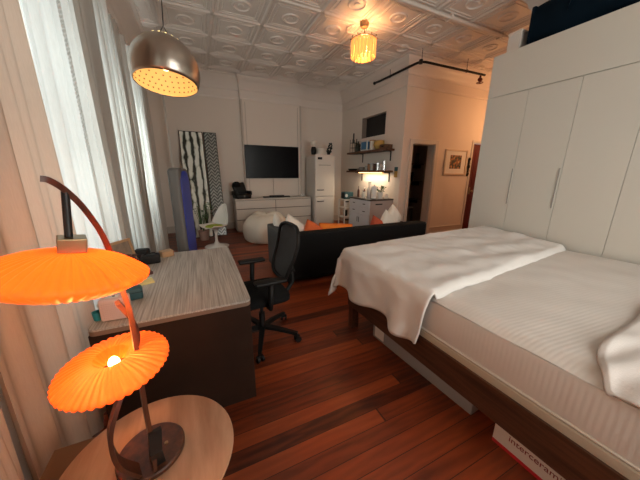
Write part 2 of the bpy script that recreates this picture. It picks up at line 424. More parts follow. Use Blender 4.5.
# doors / casings
m = MB()
for a, b, z0, z1 in ((dx0-.09, dx0, 0, dz+.09), (dx1, dx1+.09, 0, dz+.09), (dx0, dx1, dz, dz+.09)):
    m.box(a, b, YD-.025, YD, z0, z1, .006)
m.box(dx0-.0, dx0+.015, YD, YD+.2, 0, dz).box(dx1-.015, dx1, YD, YD+.2, 0, dz).box(dx0, dx1, YD, YD+.2, dz-.015, dz)
struct(m.done('door_1', CASING))
d = struct(B(rx0+.03, rx1-.03, YD-.005, YD+.045, .01, rz-.02, .004).done('door_2', DRED))
m = MB()
for x0, x1, z0, z1 in ((rx0+.12, rx1-.12, .25, .95), (rx0+.12, rx1-.12, 1.1, 2.05)):
    m.box(x0, x1, YD-.012, YD-.004, z0, z1, .003)
m.done('door_panel', DRED, d)
m = MB().box(rx0+.045, rx0+.085, YD-.03, YD-.004, .98, 1.16, .004).cyl((rx0+.065, YD-.03, 1.06), (rx0+.065, YD-.075, 1.06), .012).sph((rx0+.065, YD-.09, 1.06), .028)
m.done('door_handle', BRASS, d, smooth='auto')
struct(MB().box(rx0-.06, rx0, YD-.02, YD, 0, rz+.06).box(rx0, rx1, YD-.02, YD, rz, rz+.06).done('trim_1', CASING))
# baseboards
def baseb(name, x0, x1, y0, y1): struct(MB().box(x0, x1, y0, y1, 0, .16).done(name, TRIM))
struct(MB().box(dx1+.09, rx0-.06, YD-.02, YD, 0, .17, .004).box(dx1+.09, rx0-.06, YD-.035, YD, 0, .05, .004).box(dx1+.09, rx0-.06, YD-.03, YD, .15, .18, .004).done('baseboard_door_side', TRIM))
struct(MB().box(XL, 1.17, YT-.02, YT, 0, .17, .004).box(2.77, XK, YT-.02, YT, 0, .17, .004).box(1.17, 2.77, YT-.15, YT-.13, 0, .17, .004).done('baseboard_back', TRIM))
struct(MB().box(XK-.02, XK, YD, YT-.02, 0, .17, .004).done('baseboard_kitchen', TRIM))
struct(MB().box(XL, XL+.02, YB, YT-.02, 0, .17, .004).done('baseboard_left', TRIM))
# panel moulding on chimney breast edges
struct(MB().box(1.17, 1.21, YT-.15, YT-.13, .17, 3.27).box(1.27, 1.285, YT-.142, YT-.13, .17, 3.2).box(2.73, 2.77, YT-.15, YT-.13, .17, 3.27).box(2.66, 2.675, YT-.142, YT-.13, .17, 3.2).done('trim_2', TRIM))
# picture rail + cove cornice
def cornice(name, path, inward):
    """path: list of xy corner points; inward: function giving mitred offset dir per point"""
    prof = [(0, -.50), (.03, -.50), (.035, -.46), (.02, -.45), (.02, -.30), (.05, -.28), (.06, -.24), (.08, -.22), (.10, -.16), (.15, -.10), (.20, -.07), (.22, -.03), (.26, -.02), (.27, 0)]
    m = MB(); rings = []
    for (x, y), (ix, iy) in zip(path, inward):
        rings.append([m.bm.verts.new((x+ix*d, y+iy*d, ZC+z)) for d, z in prof])
    for A, Bq in zip(rings[:-1], rings[1:]):
        for k in range(len(prof)-1): m.bm.faces.new((A[k], Bq[k], Bq[k+1], A[k+1]))
    return struct(m.done(name, CEIL, smooth='auto'))
yb = YT-.13
cornice('trim_3', [(XL, YB), (XL, YT), (1.17, YT), (1.17, yb), (2.77, yb), (2.77, YT), (XK, YT), (XK, YD), (XH, YD)],
        [(1, 0), (1, -1), (-.35, -1), (-.35, -1), (.35, -1), (.35, -1), (-1, -1), (-1, -1), (-1, -1)])
cornice('trim_4', [(XL, YB), (XR, YB), (XR, 2.35), (XH, 2.35)], [(1, 1), (-1, 1), (-1, 1), (-1, 1)])
# tin ceiling with embossed coffers and rings
m = MB(); m.box(XL-.2, XH+.1, YB-.1, YT+.2, ZC, ZC+.1)
P = .72; x0t = .81-.36; y0t = 3.65-.36
def ridge(x0, y0, x1, y1, w, d):
    """moulding with sloped sides pressed down from the ceiling sheet"""
    v = Vector((x1-x0, y1-y0, 0)).normalized(); n = Vector((-v.y, v.x, 0))
    P0 = Vector((x0, y0, ZC)); P1 = Vector((x1, y1, ZC)); q = []
    for p in (P0, P1): q.append([m.bm.verts.new(p+n*a_+Vector((0, 0, -z_))) for a_, z_ in ((-w, -.001), (-w*.45, d), (w*.45, d), (w, -.001))])
    for k in range(3): m.bm.faces.new((q[0][k], q[0][k+1], q[1][k+1], q[1][k]))
def frame(cx, cy, hw, w, d):
    for sx, sy, ex, ey in ((-hw, -hw, hw, -hw), (hw, -hw, hw, hw), (hw, hw, -hw, hw), (-hw, hw, -hw, -hw)): ridge(cx+sx, cy+sy, cx+ex, cy+ey, w, d)
for i in range(-3, 11):
    for j in range(-8, 7):
        cx = .81+i*P; cy = 3.65+j*P
        if cx > XK+.1 and cy > YD: continue
        if cx > XH or cy < YB or cx < XL: continue
        if cx > XR and cy < 2.35: continue
        ridge(cx-P/2+.03, cy-P/2, cx+P/2-.03, cy-P/2, .030, .020); ridge(cx-P/2, cy-P/2+.03, cx-P/2, cy+P/2-.03, .030, .020); frame(cx, cy, .285, .014, .010); frame(cx, cy, .235, .010, .008)
        m.lathe([(.135, 0), (.126, -.016), (.112, -.018), (.102, -.004), (.09, 0)], 24, (cx, cy, ZC))
        m.lathe([(.05, 0), (.04, -.010), (.0, -.012)], 14, (cx, cy, ZC))
struct(m.done('ceiling', CEIL))

# ------------------------------------------------------------------ ceiling services
o = thing('ceiling_conduit', 'thick painted metal conduit crossing the tin ceiling near the wardrobe', 'conduit', (0, 3.24, 3.70))
MB().cyl((2.0, 0, 0), (6.9, 0, 0), .022, n=12).cyl((2.0, .06, .01), (6.9, .06, .01), .014, n=10).done('pipe', CEIL, o, smooth='auto')
for x in (2.4, 3.6, 4.8, 6.0): MB().box(x-.015, x+.015, -.03, .08, -.026, .05).done('clip', CEIL, o)
o = thing('ceiling_conduit', 'thin painted cable pipe running from the chandelier over the tin ceiling', 'conduit', (2.45, 4.28, 3.73))
MB().cyl((0, 0, 0), (4.4, 0, 0), .010, n=8).tube([(0, 0, 0), (-.05, -.1, 0), (.02, -.25, 0.005)], .008, 6).done('pipe', CEIL, o)
o = thing('sprinkler_pipe', 'black sprinkler pipe hanging below the ceiling around the kitchen wall corner', 'pipe', (0, 0, 3.52))
MB().tube([(3.97, 5.55, 0), (3.99, 5.38, 0), (4.0, 4.3, 0), (4.02, 4.2, 0), (4.12, 4.17, 0), (5.65, 4.12, 0), (5.75, 4.12, 0)], .022, 10).done('pipe', BLACK, o, smooth=True)
MB().sph((3.97, 5.56, 0), .034).done('end_cap', BLACK, o, smooth=True)
MB().cyl((4.02, 4.2, -.035), (4.02, 4.2, .035), .034).done('elbow', BLACK, o, smooth='auto')
for x, y in ((4.0, 5.05), (4.03, 4.19), (5.2, 4.135)): MB().cyl((x, y, 0), (x, y, .23), .005, n=6).tube([(x, y+.03*math.cos(a), .03*math.sin(a)) for a in [2*PI*k/10 for k in range(10)]], .004, 5, True).done('hanger', METAL, o)
o = thing('pipe_valve', 'dark red valve fitting hanging at the end of the black pipe', 'valve', (5.62, 4.12, 3.42))
MB().cyl((0, 0, .03), (0, 0, .08), .02).sph((0, 0, 0), .05, (1.2, .8, .8)).done('valve_body', DRED, o, smooth=True)
MB().tube([(.06*math.cos(2*PI*k/12), .06*math.sin(2*PI*k/12), -.06) for k in range(12)], .008, 6, True).cyl((0, 0, -.06), (0, 0, -.02), .008).box(-.05, .05, -.006, .006, -.065, -.055).done('hand_wheel', DRED, o, smooth='auto')
o = MB().cyl((-.47, 6.95, 0), (-.47, 6.95, ZC), .022, n=12).done('riser_pipe', WHITE, smooth=True)
tag(o, 'slim white vertical riser pipe between the last curtain and the mirror', 'pipe')

# chandelier
cx, cy = 2.58, 3.956
o = thing('chandelier', 'small drum chandelier of lit glass prisms on the tin ceiling', 'chandelier', (cx, cy, 3.2))
MB().cyl((0, 0, .50), (0, 0, .549), .07, n=24).lathe([(.07, .50), (.05, .47), (.012, .46)], 24).done('ceiling_rose', BRASS, o, smooth='auto')
MB().tube([(.0, 0, .47), (.005, 0, .43), (0, 0, .33)], .006, 6).done('stem', BRASS, o)
m = MB()
for r, z in ((.19, .305), (.125, .30)): m.tube([(r*math.cos(2*PI*k/28), r*math.sin(2*PI*k/28), z) for k in range(28)], .007, 6, True)
for k in range(6): m.cyl((0, 0, .38), (.19*math.cos(k*PI/3), .19*math.sin(k*PI/3), .305), .004, n=5)
for k in range(12):
    a = 2*PI*k/12; m.sph((.205*math.cos(a), .205*math.sin(a), .322), .011, n=8)
m.done('frame', BRASS, o, smooth='auto')
for k in range(22):
    a = 2*PI*k/22; r = .188
    MB().box(-.0195, .0195, -.008, .008, .09, .295, .006, 1).box(-.013, .013, -.007, .007, .06, .10, .004, 1).done('prism', CRYST, o, loc=(r*math.cos(a), r*math.sin(a), 0), rot=(0, 0, a+PI/2))
for k in range(12):
    a = 2*PI*k/12; r = .12
    MB().box(-.018, .018, -.007, .007, .03, .28, .005, 1).done('prism', CRYST, o, loc=(r*math.cos(a), r*math.sin(a), 0), rot=(0, 0, a+PI/2))
for k in range(3):
    a = 2*PI*k/3; MB().sph((.05*math.cos(a), .05*math.sin(a), .2), .022, (1, 1, 1.6), 10).done('bulb', BULB, o, smooth=True)

# ------------------------------------------------------------------ curtains
ROD = (XL+.13)
o = thing('curtain_rod', 'white curtain rod running above all the windows', 'curtain rod', (ROD, 0, 3.12))
MB().cyl((0, YB+.3, 0), (0, 6.0, 0), .014, n=10).done('rod', WHITE, o, smooth=True)
MB().sph((0, 6.03, 0), .035).done('finial', WHITE, o, smooth=True)
for y in (.6, 2.2, 3.85, 5.7): MB().box(-.14, .0, y-.012, y+.012, -.012, .012).done('bracket', WHITE, o)
def curtain(y0, y1, label, m_, amp=.05, folds=6, seed=0, ztop=3.10, zbot=.02, pinch=.0, lean=0.0, x=0.0):
    rr = random.Random(seed); ph = rr.random()*6; f2 = rr.uniform(1.6, 2.4)
    mb = MB()
    def f(u, v):
        z = zbot+(ztop-zbot)*v
        yc = (y0+y1)/2; w = (y1-y0)*(1-pinch*math.sin(PI*min(1, max(0, (1-v)*1.1)))**2)
        y = yc+(u-.5)*w+lean*(1-v)
        s = math.sin(2*PI*folds*u+ph+.5*math.sin(3*v+ph))
        a = amp*(.65+.35*(1-v))
        n1 = noise.noise(Vector((u*folds*1.3+seed, v*1.2, seed*3.1)))*amp*1.1
        xx = ROD+x+a*(s*.6+.4*math.sin(2*PI*folds*f2*u+ph*2))+n1
        y += .35*a*math.cos(2*PI*folds*u+ph)
        return Vector((max(xx, XL+.03), y, z))
    mb.grid(int(folds*16)+1, 30, f)
    ob = mb.done('curtain', m_, smooth=True)
    return tag(ob, label, 'curtain', 'curtains along the window wall')
G = None
curtain(-1.3, .40, 'sheer curtain panel beside the camera end of the window wall', SHEERD, .04, 9, 1)
curtain(.45, 1.06, 'nearest curtain at the photo left edge, its colour tinted with orange lamp glow', SHEER_LAMPLIT, .035, 4, 2)
curtain(1.11, 1.83, 'peach curtain with painted lamp light directly behind the pleated table lamp', SHEER_LAMPLIT, .035, 4, 3)
c4 = curtain(1.84, 2.66, 'brightest white sheer curtain with a vertical lace band', SHEER, .038, 5, 4)
curtain(2.72, 3.10, 'grey white curtain bunched right of the lace banded sheer', SHEERD, .05, 5, 5)
curtain(3.14, 3.80, 'pale curtain hanging behind the picture frame on the desk', SHEER, .05, 6, 6)
curtain(3.85, 4.42, 'greyish curtain hanging left of the dome pendant', SHEERD, .055, 6, 7)
curtain(4.48, 5.10, 'bright sheer curtain behind the small tan box', SHEER, .05, 5, 8)
curtain(5.17, 5.85, 'last grey curtain, hanging beside the white riser pipe', SHEERD, .05, 6, 9)
# lace band
m = MB()
for k in range(120):
    for j in range(3):
        z = .3+k*.023+(.0115 if j == 1 else 0); yy = 2.20+j*.021
        m.tube([(.0, yy+.009*math.cos(a), z+.009*math.sin(a)) for a in [2*PI*q/6 for q in range(6)]], .0016, 3, True)
o = m.done('lace_band', SHEER, c4, loc=(ROD+.060, 0, 0))

# ------------------------------------------------------------------ lamp table + lamp
tz = .55; tx, ty = -.236, .845
o = thing('side_table', 'small round side table with veined tan top holding the orange lamp', 'table', (tx, ty, 0))
prof = [(.0, tz-.022), (.25, tz-.022), (.262, tz-.016), (.267, tz-.008), (.264, tz-.002), (.258, tz), (0, tz)]
MB().lathe(prof, 64).done('tabletop', TRAV, o, smooth='auto')
for k in range(3):
    a = R_(90+120*k); MB().cyl((.08*math.cos(a), .08*math.sin(a), tz-.03), (.20*math.cos(a), .20*math.sin(a), 0), .017, .011).done('leg', WALNUT, o, smooth='auto')
MB().cyl((0, 0, tz-.04), (0, 0, tz-.021), .12, n=24).done('mounting_plate', METAL, o, smooth='auto')

bx, by = -.236, .866
o = thing('table_lamp', 'walnut table lamp with two lit orange pleated shades on curved arms', 'lamp', (bx, by, tz))
def L3(p): return Vector(p)-Vector((bx, by, tz))
MB().lathe([(0, 0), (.098, 0), (.102, .004), (.102, .016), (.098, .02), (0, .02)], 48).done('base', LAMPW, o, smooth='auto')
MB().cyl((.045, -.0, .02), (.045, 0, .024), .006, n=12).done('screw', BRASS, o)
V = Vector((-.25, .72, 0)).normalized()          # horizontal view direction
S = Vector((V.y, -V.x, 0))                       # sideways
arm = [(-.222, .80, .575), (-.212, .79, .68), (-.206, .775, .85), (-.197, .768, 1.057), (-.195, .762, 1.147), (-.199, .755, 1.211), (-.204, .728, 1.342), (-.216, .694, 1.419), (-.232, .672, 1.462), (-.246, .655, 1.483), (-.256, .648, 1.487)]
def smooth_path(pts, n=5):
    pts = [Vector(p) for p in pts]; out = []
    for i in range(len(pts)-1):
        p0 = pts[max(i-1, 0)]; p1 = pts[i]; p2 = pts[i+1]; p3 = pts[min(i+2, len(pts)-1)]
        for k in range(n):
            t = k/n
            out.append(.5*((2*p1)+(-p0+p2)*t+(2*p0-5*p1+4*p2-p3)*t*t+(-p0+3*p1-3*p2+p3)*t**3))
    out.append(pts[-1]); return out
pa = smooth_path([L3(p) for p in arm])
MB().strip(pa, V, .022, .011, ws=[.026+.036*max(0, 1-i/12) for i in range(len(pa))]).done('tall_arm', LAMPW, o, smooth='auto')
armb = [(-.290, .745, .60), (-.288, .735, .80), (-.272, .74, .85), (-.235, .78, .93), (-.205, .785, 1.02), (-.190, .782, 1.09), (-.200, .778, 1.135), (-.218, .770, 1.170)]
armb = [(-.262, .80, .572), (-.284, .742, .70), (-.285, .735, .80), (-.262, .75, .875), (-.225, .785, .96), (-.196, .785, 1.05), (-.197, .78, 1.11), (-.218, .770, 1.172)]
pb = smooth_path([L3(p) for p in armb])
MB().strip(pb, V, .022, .011, ws=[.028+.026*max(0, 1-i/14) for i in range(len(pb))]).done('short_arm', LAMPW, o, smooth='auto')
MB().strip([L3((-.205, .80, .572)), L3((-.200, .765, .66)), L3((-.192, .765, .74))], S, .034, .012).done('base_bracket', METAL, o)
NP = 44
def shade(c, Rr, tilt, hole, hup, hdn, sc_e=.009):
    M = Euler(tilt).to_matrix()
    prof = []
    n = 14
    for i in range(n+1):
        t = i/n; r = hole+(Rr-hole)*math.sin(t*PI/2)**.9 if False else hole+(Rr-hole)*t
        z = hup*(1-((r-hole)/(Rr-hole))**2.0); prof.append((r, z))
    prof.append((Rr*1.0, -.006))
    for i in range(1, 9):
        t = i/8; r = Rr*(1-.62*t); z = -.006-hdn*(1-(1-t)**2); prof.append((r, z))
    def mod(i, a):
        r = prof[i][0]; return 1+.018*(r/Rr)**1.5*math.cos(NP*a)
    mb = MB(); rings = []
    for i, (r, z) in enumerate(prof):
        ring = []
        for k in range(NP*8):
            a = 2*PI*k/(NP*8); g = abs(math.cos(NP*a/2))*2-1; rr = r*(1+sc_e*g*(r/Rr)**3); zz = z+.0020*g*min(1, r/Rr*1.2)*(1 if i <= n else -1)
            ring.append(mb.bm.verts.new(M @ Vector((rr*math.cos(a), rr*math.sin(a), zz))))
        rings.append(ring)
    for A, Bq in zip(rings[:-1], rings[1:]):
        q = len(A)
        for k in range(q): mb.bm.faces.new((A[k], A[(k+1) % q], Bq[(k+1) % q], Bq[k]))
    return mb
upc = L3((-.250, .652, 1.306)); loc_ = L3((-.250, .764, 1.000))
tu = (R_(0), R_(0), 0)
# tilt of upper shade: lower on the right-hand side
from mathutils import Quaternion
shade(upc, .134, (0, 0, 0), .02, .041, .034, .003).done('upper_shade', SHADE, o, smooth=True, loc=upc, rot=Quaternion(V, R_(11)).to_euler())
shade(loc_, .127, (0, 0, 0), .040, .028, .020).done('lower_shade', SHADE, o, smooth=True, loc=loc_, rot=(R_(6), R_(-3), 0))
ct = L3((-.240, .657, 1.345))
MB().box(-.022, .022, -.022, .022, 0, .030, .003).done('shade_cap', BRASS, o, loc=ct, rot=(R_(3), R_(8), R_(20)))
MB().cyl(ct+Vector((0, 0, .03)), L3((-.232, .665, 1.462)), .0065, n=12).done('drop_rod', METAL, o, smooth='auto')
# lower bulb & socket (filament lamp standing in the opening)
lb = loc_+Vector((0, 0, -.03))
MB().cyl(lb+Vector((0, 0, -.05)), lb+Vector((0, 0, .012)), .017).done('socket', BRASS, o, smooth='auto')
MB().tube([lb+Vector((0, 0, -.045)), L3((-.225, .785, .945))], .006, 8).done('socket_arm', METAL, o)
MB().sph(lb+Vector((0, 0, .034)), .013, (1, 1, 1.35), 16).done('bulb', BULB, o, smooth=True)
MB().sph(upc+Vector((0, 0, -.01)), .02, (1, 1, 1.2), 12).done('bulb', BULB, o, smooth=True)
m = MB(); m.tube([L3((-.30, .83, .556)), L3((-.36, .78, .5535)), L3((-.41, .77, .5535)), L3((-.47, .78, .5535)), L3((-.51, .80, .54)), L3((-.54, .82, .3)), L3((-.55, .85, .03))], .0028, 6).done('power_cord', BLACK, o, smooth=True)

# ------------------------------------------------------------------ desk
o = thing('desk', 'grey wood-grain desk with dark brown end panel by the curtains', 'desk', (-.57, 1.49, 0))
DW, DL = .80, 1.29
def rrect(x0, x1, y0, y1, r, n=6):
    out = []
    for cx_, cy_, a0 in ((x1-r, y1-r, 0), (x0+r, y1-r, 90), (x0+r, y0+r, 180), (x1-r, y0+r, 270)):
        for k in range(n+1):
            a = R_(a0+90*k/n); out.append((cx_+r*math.cos(a), cy_+r*math.sin(a)))
    return out
mb = MB().prism(rrect(0, DW, 0, DL, .035), .012, Matrix.Translation((0, 0, .728)))
mb.done('desktop', DESKT, o, smooth='auto')
mb = MB().prism(rrect(.0005, DW-.0005, .0005, DL-.0005, .035), .0245, Matrix.Translation((0, 0, .703))).done('edge_band', mat('edge_brown', (.20, .125, .085), .5), o)
MB().box(.0, DW-.005, .012, .04, 0, .702, .003).done('end_panel', DESKP, o)
MB().box(.0, DW-.02, DL-.04, DL-.012, 0, .702, .003).done('end_panel', DESKP, o)
MB().box(.02, .04, .04, DL-.04, .25, .702).done('modesty_panel', DESKP, o)
m = MB().box(.45, .76, .045, .45, .30, .70, .003)
cab = m.done('drawer_unit', DESKP, o)
MB().box(.76, .772, .06, .44, .50, .69, .003).done('drawer', DESKP, cab); MB().box(.76, .772, .06, .44, .31, .49, .003).done('drawer', DESKP, cab)

# desk items
DT = .7405
o = thing('radio_speaker', 'blush coloured box speaker at the near corner of the desk', 'speaker', (-.458, 1.575, DT), R_(-3))
MB().box(-.062, .062, -.03, .04, .003, .122, .012, 3).done('body', PINK, o, smooth='auto')
m = MB()
for i in range(11):
    for j in range(8): m.cyl((-.045+i*.009, -.0305, .022+j*.011), (-.045+i*.009, -.032, .022+j*.011), .0026, n=6)
g = m.done('grille', mat('blush_dark', (.45, .30, .27), .6), o); g['kind'] = 'stuff'
MB().box(-.035, .02, -.008, .018, .1215, .124, .002).done('top_panel', mat('soft_white', (.75, .72, .70), .4), o)
MB().cyl((.0, .005, .1235), (.0, .005, .128), .006).done('button', GREYP, o)
o = thing('glasses_case', 'dark teal rounded case standing behind the blush speaker', 'case', (-.425, 1.80, DT), R_(10))
MB().box(-.05, .05, -.035, .035, 0, .075, .018, 4).done('body', TEAL, o, smooth='auto'); MB().box(-.051, .051, -.036, .036, .048, .051, .0).done('seam', BLACK, o)
o = thing('notepad', 'yellow sticky notepad lying on the desk by the teal case', 'notepad', (-.40, 2.06, DT), R_(18))
MB().box(-.045, .045, -.05, .05, 0, .012).done('page_block', YEL, o); MB().box(-.045, .045, .03, .05, .0121, .0135).done('adhesive_strip', mat('pale_yellow', (.8, .74, .45), .7), o)
o = thing('wallet', 'brown leather wallet lying on the desk between notepad and camera bags', 'wallet', (-.44, 2.23, DT), R_(25))
MB().box(-.055, .055, -.04, .04, 0, .011, .004).box(-.055, .055, -.04, .04, .012, .023, .004).done('body', BROWN, o, smooth='auto')
o = thing('coin_dish', 'small black cup standing behind the brown wallet', 'cup', (-.465, 2.345, DT))
MB().lathe([(0, 0), (.028, 0), (.034, .05), (.031, .05), (.026, .004), (0, .004)], 20).done('body', BLACK, o, smooth='auto')
o = thing('camera_bag', 'larger black padded bag lying on the desk beside the tan box', 'bag', (-.425, 2.52, DT), R_(8))
MB().box(-.07, .07, -.05, .05, 0, .075, .02, 3).done('body', BLACK, o, smooth='auto'); MB().tube([(-.05, 0, .072), (-.02, 0, .088), (.03, 0, .088), (.05, 0, .072)], .005, 6).done('handle', BLACK, o, smooth=True)
o = thing('lens_pouch', 'smaller black pouch sitting behind the camera bag', 'pouch', (-.50, 2.62, DT), R_(-10))
MB().box(-.055, .055, -.045, .045, 0, .105, .022, 3).done('body', BLACK, o, smooth='auto'); MB().box(-.056, .056, -.046, .046, .068, .072, .0).done('zip', METAL, o)
o = thing('trinket_box', 'small tan wooden box with red end at the back of the desk', 'box', (-.325, 2.68, DT), R_(28))
MB().box(-.048, .048, -.04, .04, 0, .048, .003).done('body', TAN, o); MB().box(.0481, .051, -.038, .038, .002, .046).done('end_panel', mat('red_wood', (.30, .06, .03), .5), o); MB().box(-.049, .049, -.041, .041, .0485, .056, .003).done('lid', TAN, o)
o = thing('picture_frame', 'brown framed picture leaning on the curtains behind the desk clutter', 'picture frame', (-.55, 2.36, DT), R_(60), rot=(R_(-12), 0, R_(58)))
m = MB()
for x0, x1, z0, z1 in ((-.10, -.08, 0, .25), (.08, .10, 0, .25), (-.08, .08, 0, .02), (-.08, .08, .23, .25)): m.box(x0, x1, -.008, .008, z0, z1, .002)
m.done('frame', TAN, o); MB().box(-.08, .08, -.002, .006, .02, .23).done('print', mat('taupe_print', (.22, .17, .13), .6, var=.3, vscale=20), o)
o = thing('dried_flowers', 'dark bunch of dried flowers in front of the brown picture frame', 'flowers', (-.50, 2.27, DT))
MB().lathe([(0, 0), (.022, 0), (.028, .03), (.018, .07), (.021, .09), (.018, .09)], 16).done('vase', BLACK, o, smooth='auto')
m = MB(); hs = MB()
for k in range(14):
    a = rnd.random()*2*PI; r = rnd.uniform(.01, .06); z = rnd.uniform(.11, .16)
    m.tube([(0, 0, .06), (r*.4*math.cos(a), r*.4*math.sin(a), .1), (r*math.cos(a), r*math.sin(a), z)], .0016, 4)
    hs.sph((r*math.cos(a), r*math.sin(a), z), rnd.uniform(.010, .017), (1, 1, .8), 8)
m.done('stems', BROWN, o); hs.done('flower_heads', mat('dried_brown', (.10, .045, .03), .9, var=.6, vscale=60), o, smooth=True)
o = thing('paper_stack', 'white papers on the desk behind the left side of the blush speaker', 'papers', (-.525, 1.72, DT), R_(14))
for k in range(4): MB().box(-.05, .05, -.07, .07, k*.004, k*.004+.003, rot=(0, 0, .06*k)).done('sheet', PAPER, o)
o = thing('teal_cup', 'teal cup at the near left desk corner beside the speaker', 'cup', (-.545, 1.60, DT))
MB().lathe([(0, 0), (.02, 0), (.024, .045), (.021, .045), (.018, .004), (0, .004)], 20).done('body', TEALB, o, smooth='auto')

# lower left windowsill clutter
o = thing('low_ledge_board', 'brown wooden board propped low between curtain and round table', 'board', (-.525, 1.02, 0), R_(0))
MB().box(-.10, .10, -.14, .14, .40, .42, .003).done('board_top', mat('dark_tan', (.20, .11, .055), .6), o)
for sx in (-.085, .085): MB().box(sx-.012, sx+.012, -.13, -.11, 0, .40).done('leg', TAN, o); MB().box(sx-.012, sx+.012, .11, .13, 0, .40).done('leg', TAN, o)

# ------------------------------------------------------------------ dome pendant over desk
o = thing('pendant_lamp', 'brushed nickel dome pendant with pierced top hanging over the desk', 'pendant lamp', (-.083, 1.6, 1.945), rot=(R_(-9), R_(3), 0))
prof = []
for i in range(18):
    a = R_(-24+i*(96/17)); prof.append((.151*math.cos(a), .151*math.sin(a)*1.0+.03))
MB().lathe(prof, 48).done('dome', STEEL, o, smooth=True, solid=.002, offset=0)
prof2 = [(r*.975, z*.985+.0005) for r, z in prof]
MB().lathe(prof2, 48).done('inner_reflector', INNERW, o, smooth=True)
m = MB()
for j, el in enumerate((-14, -4, 6, 16, 28, 40)):
    n = 36-3*j
    for k in range(n):
        a = 2*PI*(k+.5*(j % 2))/n; r = .1462; e = R_(el)
        p = Vector((r*math.cos(e)*math.cos(a), r*math.cos(e)*math.sin(a), r*math.sin(e)+.03)); q = Vector((p.x, p.y, p.z-.03)).normalized()
        m.cyl(p, p-q*.002, .0042, n=6)
x = m.done('reflector_dimples', mat('dimple_tan', (.20, .11, .04), .6), o); x['kind'] = 'stuff'
m = MB()
for j, el in enumerate((60, 68)):
    n = 18-4*j
    for k in range(n):
        a = 2*PI*(k+.5*j)/n; e = R_(el)
        p = Vector((.151*math.cos(e)*math.cos(a), .151*math.cos(e)*math.sin(a), .151*math.sin(e)+.03)); q = Vector((p.x, p.y, p.z-.03)).normalized()
        m.cyl(p, p+q*.0025, .0042, n=8)
x = m.done('pierced_holes', HOLE, o); x['kind'] = 'stuff'
MB().cyl((0, 0, .168), (0, 0, .19), .018).lathe([(.05, .165), (.045, .172), (0.0, .175)], 32).done('top_cap', STEEL, o, smooth='auto')
MB().tube([(-.03, 0, .172), (-.012, 0, .21), (0, 0, .235), (.012, 0, .21), (.03, 0, .172)], .002, 6).tube([(0, 0, .235), (0, 0, ZC-1.935-.005)], .0022, 6).done('cord', METAL, o)
MB().cyl((0, 0, ZC-1.935-.03), (0, 0, ZC-1.935), .05, n=24).done('ceiling_plate', STEEL, o, smooth='auto')
MB().sph((0, 0, .06), .028, n=16).cyl((0, 0, .08), (0, 0, .16), .015).done('bulb', emat('warm_bulb', (1, .75, .4), 5), o, smooth=True)

# ------------------------------------------------------------------ office chair
o = thing('office_chair', 'black mesh-back office chair on casters at the desk', 'chair', (.42, 2.15, 0), R_(184))
# local +x is the way the sitter faces
for k in range(5):
    a = 2*PI*k/5+R_(69); e = Vector((math.cos(a), math.sin(a), 0))
    leg = MB().strip([e*.03+Vector((0, 0, .115)), e*.16+Vector((0, 0, .105)), e*.335+Vector((0, 0, .078))], (-math.sin(a), math.cos(a), 0), .04, .028, ws=[.05, .042, .030]).done('leg', BLACK, o, smooth='auto')
    c = MB(); pz = e*.335; sd = Vector((-math.sin(a+.6), math.cos(a+.6), 0))
    c.cyl(pz+sd*.012+Vector((0, 0, .029)), pz+sd*.028+Vector((0, 0, .029)), .0285).cyl(pz-sd*.028+Vector((0, 0, .029)), pz-sd*.012+Vector((0, 0, .029)), .0285)
    c.cyl(pz+Vector((0, 0, .035)), pz+Vector((0, 0, .075)), .008).box(pz.x-.02, pz.x+.02, pz.y-.014, pz.y+.014, .035, .062, .008)
    c.done('caster', BLACK, leg, smooth='auto')
MB().cyl((0, 0, .09), (0, 0, .26), .028).cyl((0, 0, .26), (0, 0, .40), .015).done('gas_lift', METAL, o, smooth='auto')
MB().box(-.12, .10, -.09, .09, .385, .425, .012).done('tilt_plate', BLACK, o, smooth='auto')
def seatf(u, v):
    a = 2*PI*u; c_ = math.cos(a); s_ = math.sin(a); p = .42
    x = .24*math.copysign(abs(c_)**p, c_); y = .245*math.copysign(abs(s_)**p, s_)
    rr = [0, .8, 1, 1, .93, .5, 0][v]; zz = [.425, .425, .44, .47, .492, .50, .496][v]
    zz -= .03*max(0, x*rr/.24)**3*(1)
    return Vector((x*rr+.02, y*rr, zz))
mb = MB(); mb.grid(40, 7, lambda u, v: seatf(u, round(v*6)), wrap=True); mb.done('seat', CHFAB, o, smooth=True)
# back: rounded frame + mesh
def backpt(u, v):   # u -1..1 across, v 0..1 up
    z = .56+.49*v; x = -.235-.07*v+.05*(1-abs(u)**2)*0-.035*math.sin(PI*v)*-1*0; x += .045*u*u+ .03*math.cos(PI*v*1.4)
    hw = .235*(1-.28*(1-v)**1.5)
    return Vector((x, u*hw, z))
per = []
n = 44
for k in range(n):
    a = 2*PI*k/n; c_ = math.cos(a); s_ = math.sin(a); p = .5
    u = math.copysign(abs(c_)**p, c_); v = .5+.5*math.copysign(abs(s_)**p, s_); per.append((u, v))
MB().tube([backpt(u, v) for u, v in per], .017, 8, True).done('back_frame', BLACK, o, smooth=True)
mb = MB(); mb.grid(n, 7, lambda u, v: (lambda k, t: backpt(per[k][0]*t, .5+(per[k][1]-.5)*t))(int(round(u*n)) % n, v), wrap=True)
mb.done('back_mesh', MESH, o, smooth=True)
MB().tube([(-.10, 0, .40), (-.25, 0, .42), (-.31, 0, .50), (-.305, 0, .62), (-.27, 0, .72)], [.022, .022, .02, .018, .012], 8).tube([(-.27, -.14, .66), (-.30, 0, .67), (-.27, .14, .66)], .012, 8).done('back_support', BLACK, o, smooth=True)
